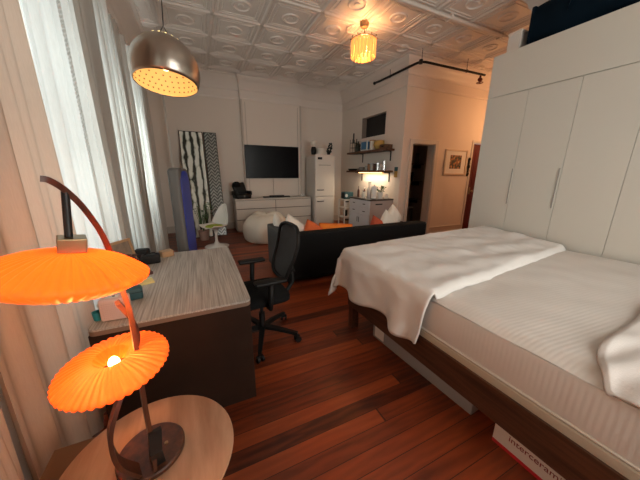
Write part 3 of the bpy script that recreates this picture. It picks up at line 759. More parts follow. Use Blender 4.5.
for s in (-1, 1):
    MB().tube([(0, s*.20, .41), (.0, s*.28, .43), (0, s*.29, .50), (-.01, s*.285, .66)], [.016, .018, .022, .022], 8).done('arm_post', BLACK, o, smooth=True)
    MB().box(-.13, .12, s*.285-.045, s*.285+.045, .655, .682, .013, 3).done('armrest', BLACK, o, smooth='auto')

# ------------------------------------------------------------------ sofa
o = thing('sofa', 'charcoal low-back sofa with its back to the bed', 'sofa', (.95, 3.12, 0))
SW, SD, SH = 2.50, .93, .71
MB().box(.0, SW, 0, .20, .07, SH, .03, 3).done('backrest', SOFA, o, smooth='auto')
MB().box(0, .16, .17, SD, .07, SH-.0, .03, 3).done('arm', SOFA_LIT, o, smooth='auto')
MB().box(SW-.16, SW, .17, SD, .07, SH-.08, .03, 3).done('arm', SOFA, o, smooth='auto')
MB().box(.15, SW-.15, .18, SD-.02, .07, .28, .02).done('seat_base', SOFA, o, smooth='auto')
for k in range(2): MB().box(.165+k*1.09, .165+k*1.09+1.08, .20, SD, .28, .43, .04, 3).done('seat_cushion', SOFA, o, smooth='auto')
for x in (.08, SW-.08):
    for y in (.08, SD-.08): MB().cyl((x, y, 0), (x, y, .08), .018, .024).done('leg', METAL, o)
def pillow(name_label, m_, loc, rot, w=.45, h=.45, t=.09, cat='cushion'):
    ob = thing('throw_pillow', name_label, cat, loc, rot=rot)
    mb = MB()
    def f(u, v, sgn):
        x = (u*2-1); y = (v*2-1); k = (1-abs(x)**2.6)*(1-abs(y)**2.6)
        pin = 1-.06*(1-abs(x)**1)*(abs(y)**3); pin2 = 1-.06*(1-abs(y))*(abs(x)**3)
        return Vector((x*w/2*pin2, sgn*t*(max(k, 0)**.45)*(1+.06*math.sin(7*x+3*y)), y*h/2*pin))
    mb.grid(17, 17, lambda u, v: f(u, v, 1)); mb.grid(17, 17, lambda u, v: f(u, v, -1))
    bmesh.ops.remove_doubles(mb.bm, verts=mb.bm.verts, dist=.0005)
    mb.done('cover', m_, ob, smooth=True)
    MB().tube([(-w/2, 0, -h/2), (-w/2, 0, 0), (-w/2, 0, h/2), (0, 0, h/2*.995), (w/2, 0, h/2), (w/2, 0, 0), (w/2, 0, -h/2), (0, 0, -h/2)], .004, 5, True).done('piping', m_, ob)
    return ob
pillow('leftmost white cushion in the arm corner of the charcoal sofa', CREAM, (1.11, 3.90, .64), (R_(-16), R_(38), R_(70)), .38, .38, .08)
pillow('second white cushion, between the leftmost white and the deep orange one', CREAM, (1.22, 3.52, .65), (R_(-16), R_(34), R_(10)), .40, .40, .08)
pillow('deep orange red cushion beside the bright orange one on the sofa', DORANGE, (1.53, 3.46, .555), (R_(-18), R_(28), 0), .42, .42, .08)
pillow('wide bright orange cushion resting on the middle of the sofa', ORANGE, (1.91, 3.46, .55), (R_(-20), R_(6), 0), .60, .38, .08)
pillow('rust red cushion toward the right end of the sofa', RUST, (2.70, 3.46, .58), (R_(-18), R_(30), 0), .36, .36, .08)
pillow('cream cushion right of the rust one on the sofa', CREAM, (2.93, 3.50, .65), (R_(-16), R_(42), 0), .36, .36, .08)
pillow('rightmost cream cushion standing tallest at the sofa end', CREAM, (3.16, 3.64, .72), (R_(-16), R_(50), 0), .36, .36, .08)

# ------------------------------------------------------------------ bean bag
o = thing('bean_bag', 'cream canvas bean bag in front of the dresser', 'bean bag', (1.36, 5.82, 0))
mb = MB()
def bb(u, v):
    a = 2*PI*u; ph = PI*v; r = .50*(math.sin(ph)**.42 if v > .5 else (1.0-.10*(1-2*v)**2)*(1 if v > 0 else .0)); z = .30-.30*math.cos(ph)
    z = .60*(1-math.cos(ph)*abs(math.cos(ph))**.25)/2; nn = noise.noise(Vector((math.cos(a)*1.6, math.sin(a)*1.6, z*3)))
    w = 1+.05*math.cos(6*a)*math.sin(ph)
    z2 = z*(1+.12*nn) - .06*math.exp(-((math.hypot(r*math.cos(a)+.05, r*math.sin(a))/.14)**2))*(1 if v > .5 else 0)
    return Vector((r*w*(1+.08*nn)*math.cos(a), r*w*(1+.08*nn)*math.sin(a), max(z2, 0)))
mb.grid(60, 24, bb, wrap=True); mb.done('body', BEAN, o, smooth=True)
for k in range(3):
    a0 = k*2.1; MB().tube([(.30*math.cos(a0+t*.25), .30*math.sin(a0+t*.25), .565-.004*t*t) for t in range(5)], .010, 6).done('seam', BEAN, o, smooth=True)

# ------------------------------------------------------------------ tulip chair
o = thing('tulip_chair', 'white pedestal shell chair with lime cushion by the mirror', 'chair', (.25, 5.62, 0), R_(218))
MB().lathe([(0, 0), (.24, 0), (.24, .008), (.18, .025), (.06, .055), (.028, .12), (.024, .25), (.035, .34), (.08, .385), (.10, .392)], 36).done('pedestal', WHITE, o, smooth=True)
mb = MB()
def shell(u, v):   # v front->back/up
    x = u*2-1
    if v < .5:
        t = v/.5; yy = .22-.42*t; w = .215+.02*math.sin(PI*t); zz = .42-.02*math.sin(PI*t)+.06*abs(x)**3
    else:
        t = (v-.5)/.5; yy = -.20-.10*t; w = .23*(1-.5*t**1.6); zz = .42+.44*t+.05*abs(x)**3*(1-t)
        zz -= .09*abs(x)**2.5*t
        yy += .09*abs(x)**2*(1-.2*t)
    return Vector((yy, x*w, zz))
mb.grid(17, 25, shell); mb.done('shell', WHITE, o, smooth=True, solid=.012)
MB().sph((.02, 0, .435), .17, (1.05, 1.0, .16), 20).done('cushion', GREEN, o, smooth=True)

# ------------------------------------------------------------------ mirrors
for i, (xa, xb, ybot, lab, mm) in enumerate(((-.275, .235, 6.55, 'wider left leaning mirror panel with painted bright scalloped reflections', MIR1), (.255, .545, 6.62, 'narrower right leaning mirror panel with painted grey herringbone reflection', MIR2))):
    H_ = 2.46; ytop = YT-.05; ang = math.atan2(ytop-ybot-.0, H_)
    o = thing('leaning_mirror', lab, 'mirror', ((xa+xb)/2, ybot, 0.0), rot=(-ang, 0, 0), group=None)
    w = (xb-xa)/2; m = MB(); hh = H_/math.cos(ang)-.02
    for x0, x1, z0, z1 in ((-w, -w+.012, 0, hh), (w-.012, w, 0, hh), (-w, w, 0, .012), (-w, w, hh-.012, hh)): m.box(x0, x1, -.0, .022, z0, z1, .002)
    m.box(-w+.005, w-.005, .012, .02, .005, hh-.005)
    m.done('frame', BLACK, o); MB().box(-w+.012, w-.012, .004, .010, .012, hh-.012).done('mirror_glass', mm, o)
o = thing('potted_plant', 'small green leafy plant in a pot standing before the left mirror', 'plant', (.03, 6.30, 0))
MB().lathe([(0, 0), (.09, 0), (.12, .22), (.11, .22), (.10, .2), (0, .2)], 24).done('pot', mat('blush_pot', (.45, .30, .24), .7), o, smooth='auto')
m = MB(); lv = MB(); rnd.seed(4)
for k in range(22):
    a = rnd.random()*2*PI; r = rnd.uniform(.05, .20); z = rnd.uniform(.50, .86)
    top = Vector((r*math.cos(a), r*math.sin(a)*.7, z)); m.tube([(0, 0, .2), top*.6+Vector((0, 0, .08)), top], .004, 5)
    e = Vector((math.cos(a), math.sin(a), -.25)).normalized(); s_ = e.cross(Vector((0, 0, 1))).normalized()
    L_ = rnd.uniform(.09, .15); w_ = .035
    pts = [top, top+e*L_*.4+s_*w_, top+e*L_, top+e*L_*.4-s_*w_]
    vs = [lv.bm.verts.new(p) for p in pts]; c = lv.bm.verts.new(top+e*L_*.45+Vector((0, 0, .012)))
    for q in range(4): lv.bm.faces.new((vs[q], vs[(q+1) % 4], c))
m.done('stems', LEAF, o); lv.done('leaves', LEAF, o)
# ------------------------------------------------------------------ grey/blue upright panel
o = thing('standing_panel', 'tall slim upright grey panel with a glossy blue inner face behind the desk', 'panel', (-.262, 2.98, 0), R_(-12))
def stadium(w, z0, z1, r, n=8):
    out = []
    for cx_, cz_, a0 in ((w-r, z1-r, 0), (r, z1-r, 90), (r, z0+r, 180), (w-r, z0+r, 270)):
        for k in range(n+1):
            a = R_(a0+90*k/n); out.append((cx_+r*math.cos(a), cz_+r*math.sin(a)))
    return out
Mx = Matrix(((0, 0, 1, 0), (1, 0, 0, 0), (0, 1, 0, 0), (0, 0, 0, 1)))
MB().box(0, .115, 0, .36, .03, 1.54, .05, 6).done('shell', mat('panel_grey', (.10, .092, .085), .5), o, smooth='auto')
MB().prism(stadium(.315, .10, 1.51, .12), .006, Matrix.Translation((.112, .022, 0)) @ Mx).done('blue_face', BLUE, o, smooth='auto')
MB().box(.01, .105, .04, .32, 0, .05, .01).done('foot', GREYP, o)

# ------------------------------------------------------------------ dresser + TV
o = thing('dresser', 'long white six-drawer dresser under the television', 'dresser', (.82, 6.72, 0))
DWd = 2.03
MB().box(0, DWd, 0, .44, 0.03, .815).box(0, DWd, -.01, .45, .82, .85, .003).box(.02, DWd-.02, .03, .42, 0, .03).done('carcass', DRESS, o)
MB().box(.004, DWd-.004, -.004, -.0005, .035, .815).done('gap_shade', mat('shadow_gap', (.10, .085, .07), .9), o)  # added dark sheet, paints the shade in the drawer gaps
for c_ in range(2):
    for r_ in range(3):
        zs = [(.60, .812), (.325, .595), (.04, .32)][r_]
        dd = MB().box(.006+c_*(DWd/2+.002), DWd/2-.008+c_*(DWd/2+.002), -.022, -.0045, zs[0]+.006, zs[1]-.006, .002).done('drawer', DRESS, o)
o = thing('television', 'large black wall-mounted television above the white dresser', 'television', (1.93, yb, 1.77))
MB().box(-.735, .735, -.055, -.02, -.42, .42, .006).done('bezel', BLACK, o); MB().box(-.725, .725, -.0565, -.0545, -.408, .410).done('screen', TVS, o); MB().box(-.2, .2, -.02, -.0005, -.15, .15).done('wall_bracket', METAL, o)
MB().tube([(.0, -.012, -.40), (.0, -.008, -.92)], .006, 6).done('cable_cover', TRIM, o)
o = thing('soundbar', 'slim black media box lying on the dresser under the television', 'media box', (1.93, 6.93, .851))
MB().box(-.37, .37, -.05, .05, 0, .03, .008).done('body', BLACK, o, smooth='auto'); MB().box(-.2, .2, -.06, .03, .03, .055, .008).done('top_unit', BLACK, o, smooth='auto')
o = thing('child_seat', 'black padded child booster seat on the left end of the dresser', 'child seat', (1.02, 6.93, .851), R_(15))
MB().box(-.20, .20, -.15, .16, 0, .12, .05, 4).done('seat', BLACK, o, smooth='auto')
MB().box(-.17, .15, .06, .17, .08, .38, .05, 4, rot=(R_(-8), R_(-14), 0)).done('backrest', BLACK, o, smooth='auto')
for s in (-1, 1): MB().box(s*.19-.035, s*.19+.035, -.12, .14, .08, .19, .03, 3).done('side_wing', BLACK, o, smooth='auto')
MB().sph((-.10, .07, .35), .10, (1.1, .7, .75), 16).done('headrest', CHFAB, o, smooth=True)
MB().box(-.02, .02, -.152, -.148, .04, .09).done('badge', GREYP, o)
o = thing('figurine', 'small white ornament at the right end of the dresser top', 'ornament', (2.66, 6.95, .851))
MB().lathe([(0, 0), (.04, 0), (.05, .02), (.035, .05), (.01, .07), (0, .07)], 16).sph((.08, 0, .03), .03, n=10).done('body', WHITE, o, smooth=True)

# ------------------------------------------------------------------ fridge
o = thing('refrigerator', 'tall white retro fridge freezer between dresser and kitchen corner', 'refrigerator', (2.91, 6.56, 0))
o.scale = (1, 1, 1.025)
MB().box(0, .60, .04, .66, .04, 1.90, .03, 3).box(.03, .57, .06, .64, 0, .05).done('body', WHITE, o, smooth='auto')
for z0, z1, hz in ((.08, .83, .72), (.845, 1.93, 1.02)):
    d = MB().box(.0, .60, -.01, .045, z0, z1, .03, 4).done('door', WHITE, o, smooth='auto')
    MB().tube([(.06, -.01, hz), (.08, -.05, hz), (.24, -.05, hz), (.26, -.01, hz)], .012, 8).done('handle', METAL, d, smooth=True)
MB().box(.07, .20, -.016, -.0095, 1.80, 1.86, .004).done('badge', BLACK, o)
MB().box(.10, .46, -.013, -.0095, 1.655, 1.668).done('chrome_line', GREYP, o)
o = thing('fridge_ornament', 'black topped ornament standing on the left of the fridge', 'ornament', (2.96, 6.78, 1.98))
MB().lathe([(0, 0), (.06, 0), (.075, .1), (.06, .19), (0.02, .21), (0, .21)], 16).done('body', BLACK, o, smooth=True); MB().lathe([(.03, .18), (.07, .24), (.09, .33), (.02, .37), (0, .37)], 16).done('pale_top', CREAM, o, smooth=True)
o = thing('storage_basket', 'cream canvas basket on the fridge between two dark ornaments', 'basket', (3.19, 6.80, 1.98))
MB().lathe([(0, 0), (.125, 0), (.13, .16), (.12, .16), (.11, .02), (0, .02)], 24).done('body', CREAM, o, smooth='auto'); MB().tube([(.13*math.cos(2*PI*k/20), .13*math.sin(2*PI*k/20), .165) for k in range(20)], .008, 5, True).done('rim', CREAM, o)
o = thing('trailing_plant', 'dark leafy plant leaning off the right of the fridge top', 'plant', (3.40, 6.74, 1.98))
MB().lathe([(0, 0), (.04, 0), (.055, .09), (.045, .09), (0, .08)], 16).done('pot', BLACK, o, smooth='auto')
m = MB(); rnd.seed(9)
for k in range(26):
    a = rnd.random()*6.28; z = .08+.22*rnd.random(); p = Vector((.25*(z-.05)+.05*math.cos(a), .05*math.sin(a), z)); m.sph(p, .035, (1, .5, .7), 8, rot=(rnd.random()*3, rnd.random()*3, 0))
m.done('leaves', mat('dark_leaf', (.012, .02, .012), .6), o, smooth=True)

# ------------------------------------------------------------------ kitchen cabinet, cart, shelves
KX = 3.47
o = thing('kitchen_cabinet', 'white kitchen base cabinet with dark counter below the wooden shelves', 'cabinet', (KX, 4.80, 0))
KD = XK-.02-KX; KL = .86
MB().box(.02, KD, 0.0, KL, .0, .89).done('body', mat('cabinet_side', (.42, .34, .31), .55), o)
MB().box(-.01, KD, -.015, KL+.015, .89, .925, .004).done('countertop', mat('dark_counter', (.05, .04, .035), .35), o)
KW = mat('cabinet_front_white', (.70, .70, .72), .4)
for k, (y0, y1, z0, z1) in enumerate(((.0, KL/2, .72, .885), (KL/2, KL, .72, .885), (KL/2, KL, .55, .715), (0, KL/2, .55, .715))):
    d = MB().box(.0, .018, y0+.004, y1-.004, z0, z1, .002).done('drawer', KW, o)
    MB().box(-.018, .0, (y0+y1)/2-.04, (y0+y1)/2+.04, (z0+z1)/2-.008, (z0+z1)/2+.008, .003).done('handle', METAL, d)
for k in range(2):
    d = MB().box(.0, .018, k*KL/2+.004, (k+1)*KL/2-.004, .05, .545, .002).done('door', KW, o)
    yy = KL/2+(.035 if k else -.035); MB().cyl((-.018, yy, .36), (-.018, yy, .48), .006).done('handle', METAL, d)
MB().box(.16, .34, -.022, 0, .80, .825, .003).done('towel_bar', METAL, o)
o = thing('utility_cart', 'narrow white open rack standing left of the kitchen cabinet', 'rack', (3.40, 5.80, 0))
for x in (0, .36):
    for y in (0, .30): MB().box(x, x+.03, y, y+.03, 0, .82).done('post', WHITE, o)
for z in (.12, .36, .60, .81): MB().box(0, .39, 0, .33, z, z+.02).done('shelf', WHITE, o)
rnd.seed(3)
for z, lab in ((.141, 'pair of jars on the lowest level of the white rack'), (.381, 'pair of jars on the middle level of the white rack'), (.621, 'pair of jars on the upper level of the white rack')):
    pass
for k, (z, y, mm, lab) in enumerate(((.141, .10, TAN, 'tan canister on the bottom level of the white rack'), (.381, .18, BLACK, 'black canister on the middle level of the white rack'), (.621, .12, WHITE, 'white canister on the upper level of the white rack'))):
    c_ = thing('canister', lab, 'canister', (3.56, 5.83+y, z)); MB().cyl((0, 0, 0), (0, 0, .13), .055, n=20).done('body', mm, c_, smooth='auto'); MB().cyl((0, 0, .1305), (0, 0, .155), .057, n=20).done('lid', METAL, c_, smooth='auto')
o = thing('toaster_oven', 'small dark teal toaster oven on top of the white rack', 'toaster oven', (3.57, 5.96, .831))
MB().box(-.13, .13, -.10, .10, .01, .19, .02, 3).done('body', TEAL, o, smooth='auto'); MB().box(-.136, -.128, -.08, .04, .04, .165).done('glass_door', BLACK, o); MB().cyl((-.15, .07, .13), (-.128, .07, .13), .014).cyl((-.15, .07, .07), (-.128, .07, .07), .014).done('knob', CHROME, o, smooth='auto'); MB().cyl((-.08, -.1005, .1), (-.08, -.104, .1), .04, n=24).done('dial', mat('pale_dial', (.6, .62, .6), .4), o)
SY0, SY1 = 4.90, 6.58
for z, lab in ((2.0, 'upper thick wooden wall shelf with black brackets'), (1.52, 'lower thick wooden wall shelf with a glowing light strip beneath')):
    o = thing('wall_shelf', lab, 'shelf', (XK, 0, z))
    MB().box(-.26, 0, SY0, SY1, 0, .045, .004).done('board', SHELFW, o)
    for y in (SY0+.12, SY1-.42): MB().box(-.22, 0, y-.015, y+.015, -.012, 0).box(-.012, 0, y-.015, y+.015, -.22, 0).done('bracket', BLACK, o)
    if z < 1.8: MB().box(-.20, -.14, SY0+.16, SY1-.55, -.016, -.001).done('light_strip', LED, o)
def bottle(loc, h, r, mm, label, cat='bottle', cap=METAL, name='bottle'):
    b = thing(name, label, cat, loc)
    MB().lathe([(0, 0), (r, 0), (r, h*.58), (r*.8, h*.68), (r*.32, h*.78), (r*.32, h*.95), (0, h*.95)], 16).done('body', mm, b, smooth='auto')
    MB().cyl((0, 0, h*.951), (0, 0, h), r*.36, n=10).done('cap', cap, b); return b
zu = 2.0455; zl = 1.5655; zc = .9255
o = thing('wine_rack', 'thin dark wire rack at the far left end of the upper shelf', 'wine rack', (4.02, 6.46, zu))
for a in (-.07, .07):
    for b_ in (-.06, .06): MB().cyl((a, b_, 0), (a, b_, .34), .006, n=6).done('upright', METAL, o)
MB().box(-.075, .075, -.065, .065, .12, .128).box(-.075, .075, -.065, .065, .25, .258).cyl((0, 0, .25), (0, 0, .50), .018, n=10).done('tray', METAL, o)
bottle((4.02, 6.30, zu), .34, .04, DGREEN, 'tall dark bottle beside the wire rack on the upper shelf')
bottle((4.00, 6.17, zu), .27, .045, DGREEN, 'shorter dark bottle second from the wire rack')
o = thing('trailing_plant', 'dark spiky plant beside the blue tin on the upper shelf', 'plant', (4.0, 6.04, zu))
MB().cyl((0, 0, 0), (0, 0, .10), .05, .06).done('pot', BLACK, o); m = MB(); rnd.seed(11)
for k in range(16):
    a = rnd.random()*6.28; m.tube([(0, 0, .09), (.05*math.cos(a), .05*math.sin(a), .18), (.11*math.cos(a), .11*math.sin(a), rnd.uniform(.15, .27))], [.008, .012, .003], 5)
m.done('leaves', mat('dark_leaf', (.012, .02, .012), .6), o)
o = thing('blue_tin', 'square blue tin with pale edges on the upper shelf', 'tin', (3.99, 5.78, zu)); MB().box(-.09, .09, -.14, .14, 0, .24, .008).done('body', mat('tin_white', (.6, .6, .58), .4), o, smooth='auto'); MB().box(-.093, -.0895, -.11, .11, .03, .21).done('blue_print', mat('tin_blue', (.03, .14, .28), .4), o)
MB().box(-.091+.02, .09-.02, -.1435, -.1405, .03, .21).done('blue_side', mat('tin_blue', (.03, .14, .28), .4), o)
o = thing('cream_jug', 'cream canister between the blue tin and the woven bowl', 'canister', (3.99, 5.53, zu)); MB().cyl((0, 0, 0), (0, 0, .21), .07, n=20).done('body', CREAM, o, smooth='auto'); MB().cyl((0, 0, .211), (0, 0, .235), .072, n=20).done('lid', TAN, o, smooth='auto')
o = thing('woven_bowl', 'yellow tan woven basket bowl near the right end of the upper shelf', 'basket', (3.99, 5.28, zu)); MB().lathe([(0, 0), (.08, 0), (.13, .10), (.12, .19), (.11, .19), (.11, .1), (0, .02)], 24).done('body', mat('straw', (.45, .30, .08), .8, bump=.4, bscale=80), o, smooth=True); MB().tube([(.115*math.cos(2*PI*k/20), .115*math.sin(2*PI*k/20), .19) for k in range(20)], .008, 5, True).done('rim', TAN, o)
o = thing('wooden_crate', 'low brown wooden crate at the right end of the upper shelf', 'crate', (4.0, 5.02, zu)); MB().box(-.10, .10, -.10, .12, 0, .09, .004).done('body', SHELFW, o); MB().box(-.102, -.099, -.03, .05, .03, .06).done('handle_slot', BLACK, o)
o = thing('frying_pan', 'dark pan on the far left end of the lower shelf', 'pan', (4.0, 6.42, zl)); MB().lathe([(0, 0), (.10, 0), (.14, .05), (.135, .05), (.095, .008), (0, .008)], 28).done('body', BLACK, o, smooth='auto'); MB().box(-.015, .015, -.30, -.13, .035, .05, .005).done('handle', METAL, o)
o = thing('bowl', 'pale bowl stack resting in the middle of the lower shelf', 'bowl', (4.0, 5.98, zl))
for k in range(3): MB().lathe([(0, .02*k), (.04, .02*k), (.085, .05+.02*k), (.08, .05+.02*k), (.03, .006+.02*k), (0, .006+.02*k)], 24).done('bowl_layer', mat('grey_ceramic', (.35, .33, .31), .4), o, smooth='auto')
labs = ['clear drinking glass nearest the pale bowls on the lower shelf', 'amber jar second in the row on the lower shelf', 'clear tall glass in the middle of the lower shelf row', 'brown jar beside the tall glass on the lower shelf', 'grey steel cup near the right of the lower shelf', 'clear glass second from the lower shelf right end', 'tall steel canister at the right end of the lower shelf']
mts = [GLASS, mat('amber', (.30, .12, .04), .2), GLASS, BROWN, CHROME, GLASS, CHROME]
for k in range(7):
    y = 5.76-k*.118; h = [.12, .15, .18, .14, .17, .15, .21][k]
    o = thing('jar' if k in (1, 3) else 'drinking_glass' if k in (0, 2, 5) else 'metal_cup', labs[k], 'jar' if k in (1, 3) else 'glass' if k in (0, 2, 5) else 'cup', (4.0, y, zl))
    MB().lathe([(0, 0), (.038, 0), (.043, h), (.039, h), (.035, .006), (0, .006)], 18).done('body', mts[k], o, smooth='auto')
    if k in (1, 3): MB().cyl((0, 0, h), (0, 0, h+.02), .044, n=18).done('lid', METAL, o)
# counter items
bottle((3.62, 5.50, zc), .26, .03, BROWN, 'dark brown bottle at the far left of the counter')
o = thing('pepper_mill', 'red and chrome mill standing left of the french press', 'mill', (3.70, 5.36, zc)); MB().lathe([(0, 0), (.028, 0), (.02, .07), (.027, .12), (.018, .16), (0, .2)], 16).done('body', RUST, o, smooth=True); MB().sph((0, 0, .2), .02, n=10).done('knob', CHROME, o, smooth=True)
o = thing('cookie_jar', 'pale glass jar left of the tall carafe on the counter', 'jar', (3.60, 5.24, zc)); MB().lathe([(0, 0), (.045, 0), (.05, .13), (.035, .15), (0, .15)], 18).done('body', CREAM, o, smooth='auto'); MB().cyl((0, 0, .15), (0, 0, .17), .03).done('lid', METAL, o)
o = thing('carafe', 'tall clear glass carafe with dark red drink on the counter', 'carafe', (3.66, 5.10, zc)); MB().lathe([(.058, .0), (.06, .2), (.03, .27), (.032, .36), (.045, .38)], 22).done('glass', GLASS, o, smooth=True); MB().cyl((0, 0, .005), (0, 0, .14), .05, n=22).done('drink', WINE, o, smooth='auto'); MB().tube([(.06, 0, .05), (.11, 0, .08), (.11, 0, .2), (.05, 0, .24)], .007, 6).done('handle', METAL, o, smooth=True)
o = thing('paper_towel_roll', 'white paper towel roll standing upright on the counter', 'paper towels', (3.68, 4.95, zc)); MB().lathe([(.02, 0.01), (.06, .01), (.06, .29), (.02, .29)], 28, close=True).done('roll', PAPER, o, smooth='auto'); MB().cyl((0, 0, 0), (0, 0, .01), .07, n=24).cyl((0, 0, .01), (0, 0, .32), .008, n=10).done('stand', METAL, o, smooth='auto')
o = thing('herb_pot', 'white ceramic pot with a leafy dark plant on the counter', 'plant', (3.84, 4.93, zc)); MB().lathe([(0, 0), (.055, 0), (.075, .15), (.068, .15), (.06, .12), (0, .12)], 24).done('pot', WHITE, o, smooth='auto'); m = MB(); rnd.seed(21)
for k in range(24):
    a = rnd.random()*6.28; r = rnd.uniform(.02, .12); z = rnd.uniform(.17, .29); m.tube([(0, 0, .12), (r*math.cos(a), r*math.sin(a), z)], .003, 4); m.sph((r*math.cos(a), r*math.sin(a), z), .024, (1, .6, .35), 8, rot=(rnd.random(), rnd.random(), a))
m.done('leaves', LEAF, o, smooth=True)
o = thing('mug', 'pale mug at the wall end of the counter beside the herb pot', 'mug', (4.0, 4.90, zc)); MB().lathe([(0, 0), (.04, 0), (.042, .10), (.037, .10), (.035, .006), (0, .006)], 20).done('body', CREAM, o, smooth='auto'); MB().tube([(-.04, 0, .08), (-.07, 0, .07), (-.07, 0, .04), (-.04, 0, .03)], .005, 6).done('handle', CREAM, o, smooth=True)
o = thing('oven_mitt', 'small teal and mustard pot holder hanging on the wall beside the shelf', 'pot holder', (XK-.012, 4.79, 1.55)); MB().box(-.01, .01, -.05, .05, -.14, .0, .009, 3).done('mustard_half', mat('mustard', (.45, .25, .06), .8), o, smooth='auto'); MB().box(-.0105, .0105, -.051, .051, .0, .09, .009, 3).done('teal_half', TEAL, o, smooth='auto'); MB().tube([(0, 0, .08), (0, .015, .12), (0, 0, .14), (0, -.015, .12)], .003, 5, True).done('loop', ROPE, o)

# ------------------------------------------------------------------ pantry beyond door
for k, (z, lab) in enumerate(((1.75, 'highest dark shelf inside the dim pantry doorway'), (1.25, 'middle dark shelf inside the dim pantry doorway'), (.72, 'lowest pale edged shelf inside the pantry doorway'))):
    o = thing('pantry_shelf', lab, 'shelf', (5.7, 6.12, z)); MB().box(-.55, .48, -.17, .17, 0, .03).done('board', WALNUT if k < 2 else GREYP, o)
    for x in (-.4, .4): MB().box(x-.01, x+.01, -.12, .17, -.1, 0).done('bracket', METAL, o)
for k in range(5):
    z = (1.7805, 1.2805)[k % 2]; h = .15+.03*k
    o = thing('pantry_jar', ('grey jar first from the left on the upper pantry shelf', 'dark jar left on the middle pantry shelf', 'grey jar in the middle of the upper pantry shelf', 'dark jar right on the middle pantry shelf', 'tallest grey jar at the right of the upper pantry shelf')[k], 'jar', (5.35+k*.17, 6.08, z)); MB().cyl((0, 0, 0), (0, 0, h), .05).done('body', (GREYP, BLACK)[k % 2], o, smooth='auto'); MB().cyl((0, 0, h), (0, 0, h+.02), .052).done('lid', METAL, o)
o = thing('hamper', 'pale bin under the lowest pantry shelf', 'bin', (5.7, 6.0, 0)); MB().lathe([(0, 0), (.16, 0), (.19, .5), (.18, .5), (.15, .02), (0, .02)], 24).done('body', GREYP, o, smooth='auto'); MB().cyl((0, 0, .5), (0, 0, .52), .195, n=24).done('lid', WHITE, o, smooth='auto')

# framed picture on the door wall
o = thing('framed_picture', 'square framed landscape print between the pantry doorway and red door', 'picture', (5.86, YD-.001, 1.77), rot=(0, 0, 0))
w = .39; m = MB()
for x0, x1, z0, z1 in ((-w, -w+.035, -.30, .30), (w-.035, w, -.30, .30), (-w+.035, w-.035, -.30, -.265), (-w+.035, w-.035, .265, .30)): m.box(x0, x1, -.03, 0, z0, z1, .003)
m.done('frame', mat('cream_frame', (.62, .50, .38), .5), o); MB().box(-w+.03, w-.03, -.012, -.005, -.27, .27).done('mount', PAPER, o)
def art_mat():
    m = bpy.data.materials.new('landscape_print'); m.use_nodes = True; nt = m.node_tree; N = nt.nodes; L = nt.links; b = N['Principled BSDF']
    tc = N.new('ShaderNodeTexCoord'); n = N.new('ShaderNodeTexNoise'); n.inputs['Scale'].default_value = 14; n.inputs['Detail'].default_value = 4
    L.new(tc.outputs['Object'], n.inputs[0]); r = N.new('ShaderNodeValToRGB'); e = r.color_ramp.elements
    e[0].position = .35; e[0].color = (.02, .02, .015, 1); e[1].position = .7; e[1].color = (.55, .42, .18, 1); k = e.new(.48); k.color = (.10, .09, .05, 1); k = e.new(.56); k.color = (.35, .12, .04, 1)
    L.new(n.outputs[0], r.inputs[0]); L.new(r.outputs[0], b.inputs[0]); return m
MB().box(-.20, .20, -.015, -.0125, -.15, .17).done('print', art_mat(), o)
o = thing('wall_intercom', 'dark ornate key hook plate on the wall beside the red door', 'hook plate', (6.36, YD-.001, 1.66))
MB().box(-.03, .03, -.02, 0, -.22, .22, .008).sph((0, -.02, .2), .045, (1, .5, 1)).sph((0, -.02, .02), .05, (1, .5, 1)).sph((0, -.02, -.16), .04, (1, .5, 1)).done('plate', METAL, o, smooth='auto')
for z in (.1, -.08): MB().tube([(0, -.02, z), (0, -.06, z-.02), (0, -.06, z+.02)], .006, 6).done('hook', BRASS, o)

# ------------------------------------------------------------------ wardrobe
o = thing('wardrobe', 'floor to ceiling cream wardrobe with tall flat doors and top cupboards', 'wardrobe', (3.5, 2.42, 0))
WD = .60; WL = 3.95
MB().box(.02, WD, -WL, 0, 0, 2.90).done('carcass', WARD, o)
MB().box(.0, .02, -.004, -.0005, 0.0, 2.90).done('edge_strip', WARD, o)
sw = .469
for k in range(8):
    y1 = -.004-k*sw; y0 = y1-sw+.004
    if k % 1 == 0:
        d = MB().box(0, .0195, y0, y1, .06, 2.425, .0015, 1).done('door', WARD, o)
    # recessed bar pull along door edge
    if k in (0, 1, 3, 5, 7):
        side = y0+.012 if k in (0,) else (y0+.014)
        if k == 1: side = y0+.016
        MB().box(-.007, -.0, side-.005, side+.005, 1.14, 1.565, .002, 1).done('edge_pull', mat('pull_grey', (.30, .28, .25), .5), d)
MB().box(0, .0195, -WL, -.004, 2.432, 2.90, .0015, 1).done('top_door', WARD, o)
MB().box(.015, .02, -WL, -.004, 0, .055).done('plinth', WARD, o)
o = thing('white_carton', 'white storage carton on the wardrobe, left of the navy duffel bag', 'box', (3.72, 2.26, 2.901)); MB().box(-.14, .14, -.07, .07, 0, .20, .004).done('body', CARD, o); MB().box(-.145, .145, -.075, .075, .2005, .225, .003).done('lid', CARD, o)
o = thing('duffel_bag', 'long navy blue canvas bag lying on top of the wardrobe', 'bag', (3.80, 1.30, 2.901), 0)
mb = MB()
def duf(u, v):
    a = 2*PI*u; t = v*2-1; k = max(0, 1-abs(t)**5)**.5; k = max(k, .75)
    c_ = math.cos(a); s_ = math.sin(a)
    x = .25*math.copysign(abs(c_)**.6, c_)*(.4+.6*k); z = .22+.22*math.copysign(abs(s_)**.6, s_)*(.75+.25*k)+.015*math.sin(9*t+3*a)
    return Vector((x, t*.80, max(0, z)))
mb.grid(36, 28, duf, wrap=True); bmesh.ops.contextual_create(mb.bm, geom=[]) if False else None
